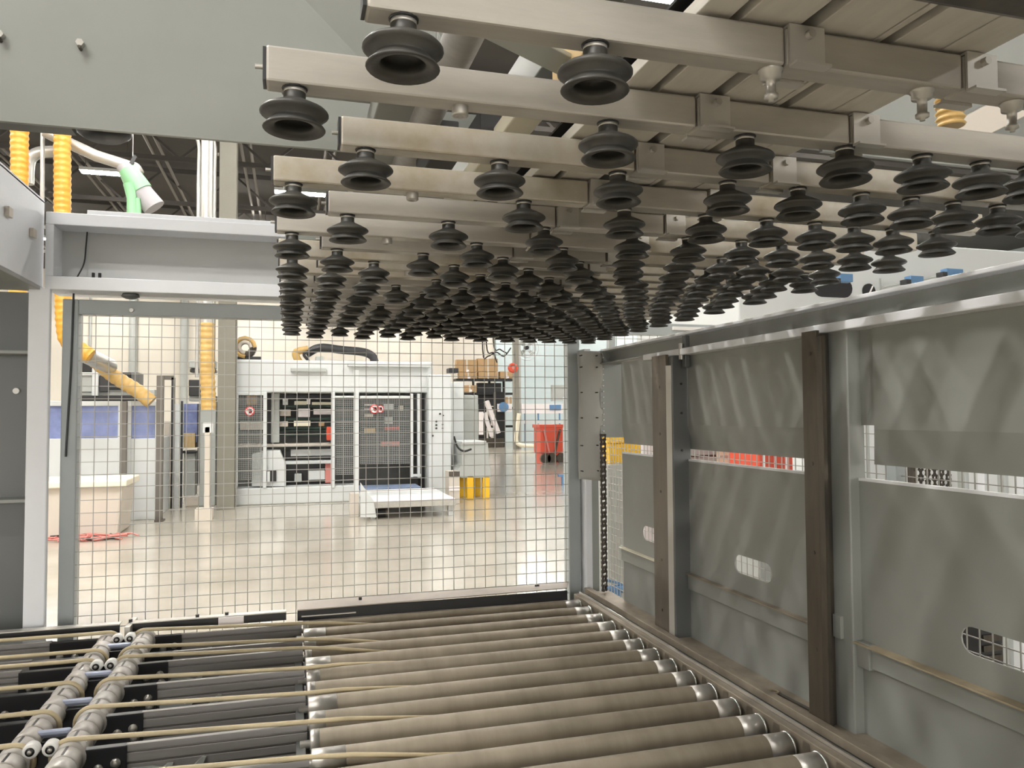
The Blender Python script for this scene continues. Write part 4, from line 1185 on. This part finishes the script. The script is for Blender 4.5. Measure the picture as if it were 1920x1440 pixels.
# ================================================================== far end of the hall
FY = 42.0
rk = thing('storage_rack', 'black storage rack loaded with cartons at the far end of the hall', 'rack', (10, FY, 0))
for x in (888, 918, 945, 964):
    bx(MB(), x - 2, 712, x + 2, 832, FY - .1, .1).build('rack_post', 'black', rk)
for y in (712, 738, 765, 800):
    bx(MB(), 856, y - 2, 966, y + 2, FY - 1.05, .94).build('rack_beam', 'black', rk)
bx(MB(), 896, 718, 940, 761, FY - .5, .35).build('dark_load', 'black_plastic', rk)
for k, (x0, y0, x1, y1, lb) in enumerate(((856, 674, 895, 698, 'upper left brown carton on the far storage rack'), (896, 672, 934, 697, 'upper right brown carton on the far storage rack'),
                                          (861, 698, 895, 711, 'middle left brown carton on the far storage rack'), (897, 697, 934, 710, 'middle right brown carton on the far storage rack'),
                                          (868, 722, 894, 735.5, 'lowest brown carton at the left of the far storage rack'), (938, 696, 962, 710, 'small flat carton next to the red hose reel'),
                                          (948, 744, 960, 762.5, 'small brown carton on the right side of the rack below the hose reel'))):
    ct_ = thing('carton', lb, 'carton', at((x0 + x1) / 2, y1, FY - .8), 'cartons on the far rack')
    bx(MB(), x0, y0 + .4, x1 - .4, y1 - .4, FY - 1.0, .45).build('carton_body', 'carton', ct_, 0.01)
    bx(MB(), (x0 + x1) / 2 - 1.5, y0 + .5, (x0 + x1) / 2 + 1.5, y1, FY - 1.01, .008).build('carton_tape', 'beige', ct_)
    if k in (0, 2, 4, 5):
        bx(MB(), (x0 + x1) / 2 - 1, y1 - 5, (x0 + x1) / 2 + 4, y1 - 1, FY - 1.02, .008).build('carton_label', 'sign_white', ct_)
rb = thing('lifting_trolley', 'white and black upright lifting trolley standing in front of the far rack', 'trolley', (at(915, 830, 38).x, 38, 0))
TY = 38.0
MB().bar(at(912, 752, TY), at(934, 812, TY), .35, .2).build('trolley_arm', 'sign_white', rb)
MB().bar(at(908, 774, TY), at(922, 818, TY), .10, .2).build('trolley_strut', 'sign_white', rb)
MB().bar(at(902, 772, TY), at(902, 815, TY), .2, .2).build('trolley_mast', 'sign_white', rb)
bx(MB(), 898, 758, 912, 822, TY + .3, .5).build('trolley_body', 'black', rb)
bx(MB(), 930, 735, 946, 832, TY + .3, .5).build('trolley_body', 'black', rb)
bx(MB(), 898, 822, 945, 834, TY, .8).build('trolley_base', 'dark_steel', rb)
p = at(945, 763, TY)
MB().cyl((p.x, TY, p.z), (p.x, TY + .2, p.z), .25, 16).build('reel_drum', 'blue', rb)
bx(MB(), 934, 757, 960, 772, TY + .1, .3).build('reel_case', 'sign_white', rb)
fc = thing('far_column', 'slim grey column with hose beside the far rack', 'column', (at(968, 820, 36).x, 36, 0))
bx(MB(), 964, 560, 973, 838, 36, .3).build('column_shaft', 'column_paint', fc)
bx(MB(), 973, 640, 977, 838, 36.1, .1).build('column_pipe', 'duct', fc)
MB().tube(bez([at(973, 775, 35.9), at(970, 800, 35.9), at(968, 825, 35.9), at(975, 834, 35.8), at(1000, 836, 35.5), at(1016, 836, 35)], 24), .10, 8).build('yellow_hose', 'cream', fc)
hr = thing('hose_reel', 'red hose reel mounted high on the slim far column', 'hose reel', at(961, 690, 35.8))
p = at(961, 690, 35.8)
MB().lathe([(.08, 0), (.16, -.02), (.24, -.02), (.24, .12), (.16, .14), (.08, .12)], (p.x, p.y - .1, p.z), 18, 'y').build('reel_drum', 'red', hr)
MB().cyl((p.x, p.y - .13, p.z), (p.x, p.y + .05, p.z), .08, 12).build('reel_hub', 'pink_strap', hr)
wf = thing('wall_fan', 'big round caged fan beside the slim far column', 'fan', at(988, 655, 36.5))
p = at(988, 652, 36.5)
for rr in (.62, .48, .34, .18):
    MB().tube([(p.x + rr * math.cos(k / 20 * 6.2832), p.y, p.z + rr * math.sin(k / 20 * 6.2832)) for k in range(21)], .02, 5, False).build('cage_ring', 'machine_white', wf)
for k in range(4):
    an = k * math.pi / 2 + .5
    MB().prism([(p.x, p.y + .05, p.z), (p.x + .5 * math.cos(an), p.y + .05, p.z + .5 * math.sin(an)), (p.x + .5 * math.cos(an + .6), p.y + .12, p.z + .5 * math.sin(an + .6))], (0, .02, 0)).build('fan_blade', 'machine_grey', wf)
MB().cyl((p.x, p.y - .05, p.z), (p.x, p.y + .3, p.z), .1, 12).build('fan_hub', 'black', wf)
MB().box(p.x - .62, p.x - .5, p.y + .1, p.y + .2, p.z - .05, p.z + .05).build('fan_arm', 'black', wf)
cbl = thing('hanging_cables', 'loose black cables looping above the far cartons', 'cables', at(930, 660, 38))
for pts in (((905, 480), (905, 655), (915, 668), (930, 660), (945, 668), (958, 652)), ((912, 480), (912, 645), (925, 662), (932, 680)), ((925, 480), (925, 640), (938, 655), (950, 662))):
    MB().tube(bez([at(x, y, 38) for x, y in pts], 20), .035, 6).build('cable', 'black', cbl)
wb = thing('workbench', 'long white workbench along the pale blue far wall', 'workbench', (14, 40, 0))
bx(MB(), 978, 757, 1100, 775, 40, .8).build('bench_top', 'sign_white', wb)
bx(MB(), 1031, 759, 1052, 769, 39.95, .1).build('bench_sign', 'blue', wb)
bx(MB(), 976, 788, 1100, 794, 39.8, .5).build('bench_shelf', 'machine_white', wb)
for x in (985, 1010, 1050):
    bx(MB(), x - 1, 775, x + 1, 834, 40, .1).build('bench_leg', 'blue', wb)
bx(MB(), 1036, 722, 1062, 752, 40.3, .3).build('bench_tool', 'machine_grey', wb)
rt = thing('red_cart', 'red wheeled waste cart far down the hall right of the press', 'cart', (at(1036, 868, 25).x, 25, 0))
bx(MB(), 1014, 800, 1056, 850, 25, .8).build('cart_bin', 'red', rt, 0.03)
bx(MB(), 1012, 796, 1058, 802, 24.97, .86).build('cart_rim', 'red', rt, 0.01)
MB().bar(at(1020, 806, 24.95), at(1030, 850, 24.95), .05, .05).build('cart_brace', 'pink_strap', rt)
MB().bar(at(1050, 805, 24.95), at(1040, 850, 24.95), .06, .06).build('cart_brace', 'dark_steel', rt)
for x in (1022, 1034, 1052):
    p = at(x, 862, 25)
    MB().cyl((p.x, 24.9, .18), (p.x, 25.05, .18), .18, 14).build('cart_wheel', 'dark_steel', rt)
bx(MB(), 1017, 850, 1056, 858, 25, .7).build('cart_frame', 'red', rt)
bp_ = thing('blue_floor_bracket', 'small blue bracket on the floor next to the right fence post', 'bracket', (at(1056, 895, 17).x, 17, 0))
bx(MB(), 1048, 890, 1064, 894, 17, .1).build('bracket_plate', 'blue', bp_)
bx(MB(), 1055, 894, 1059, 912, 17, .1).build('bracket_stem', 'blue', bp_)
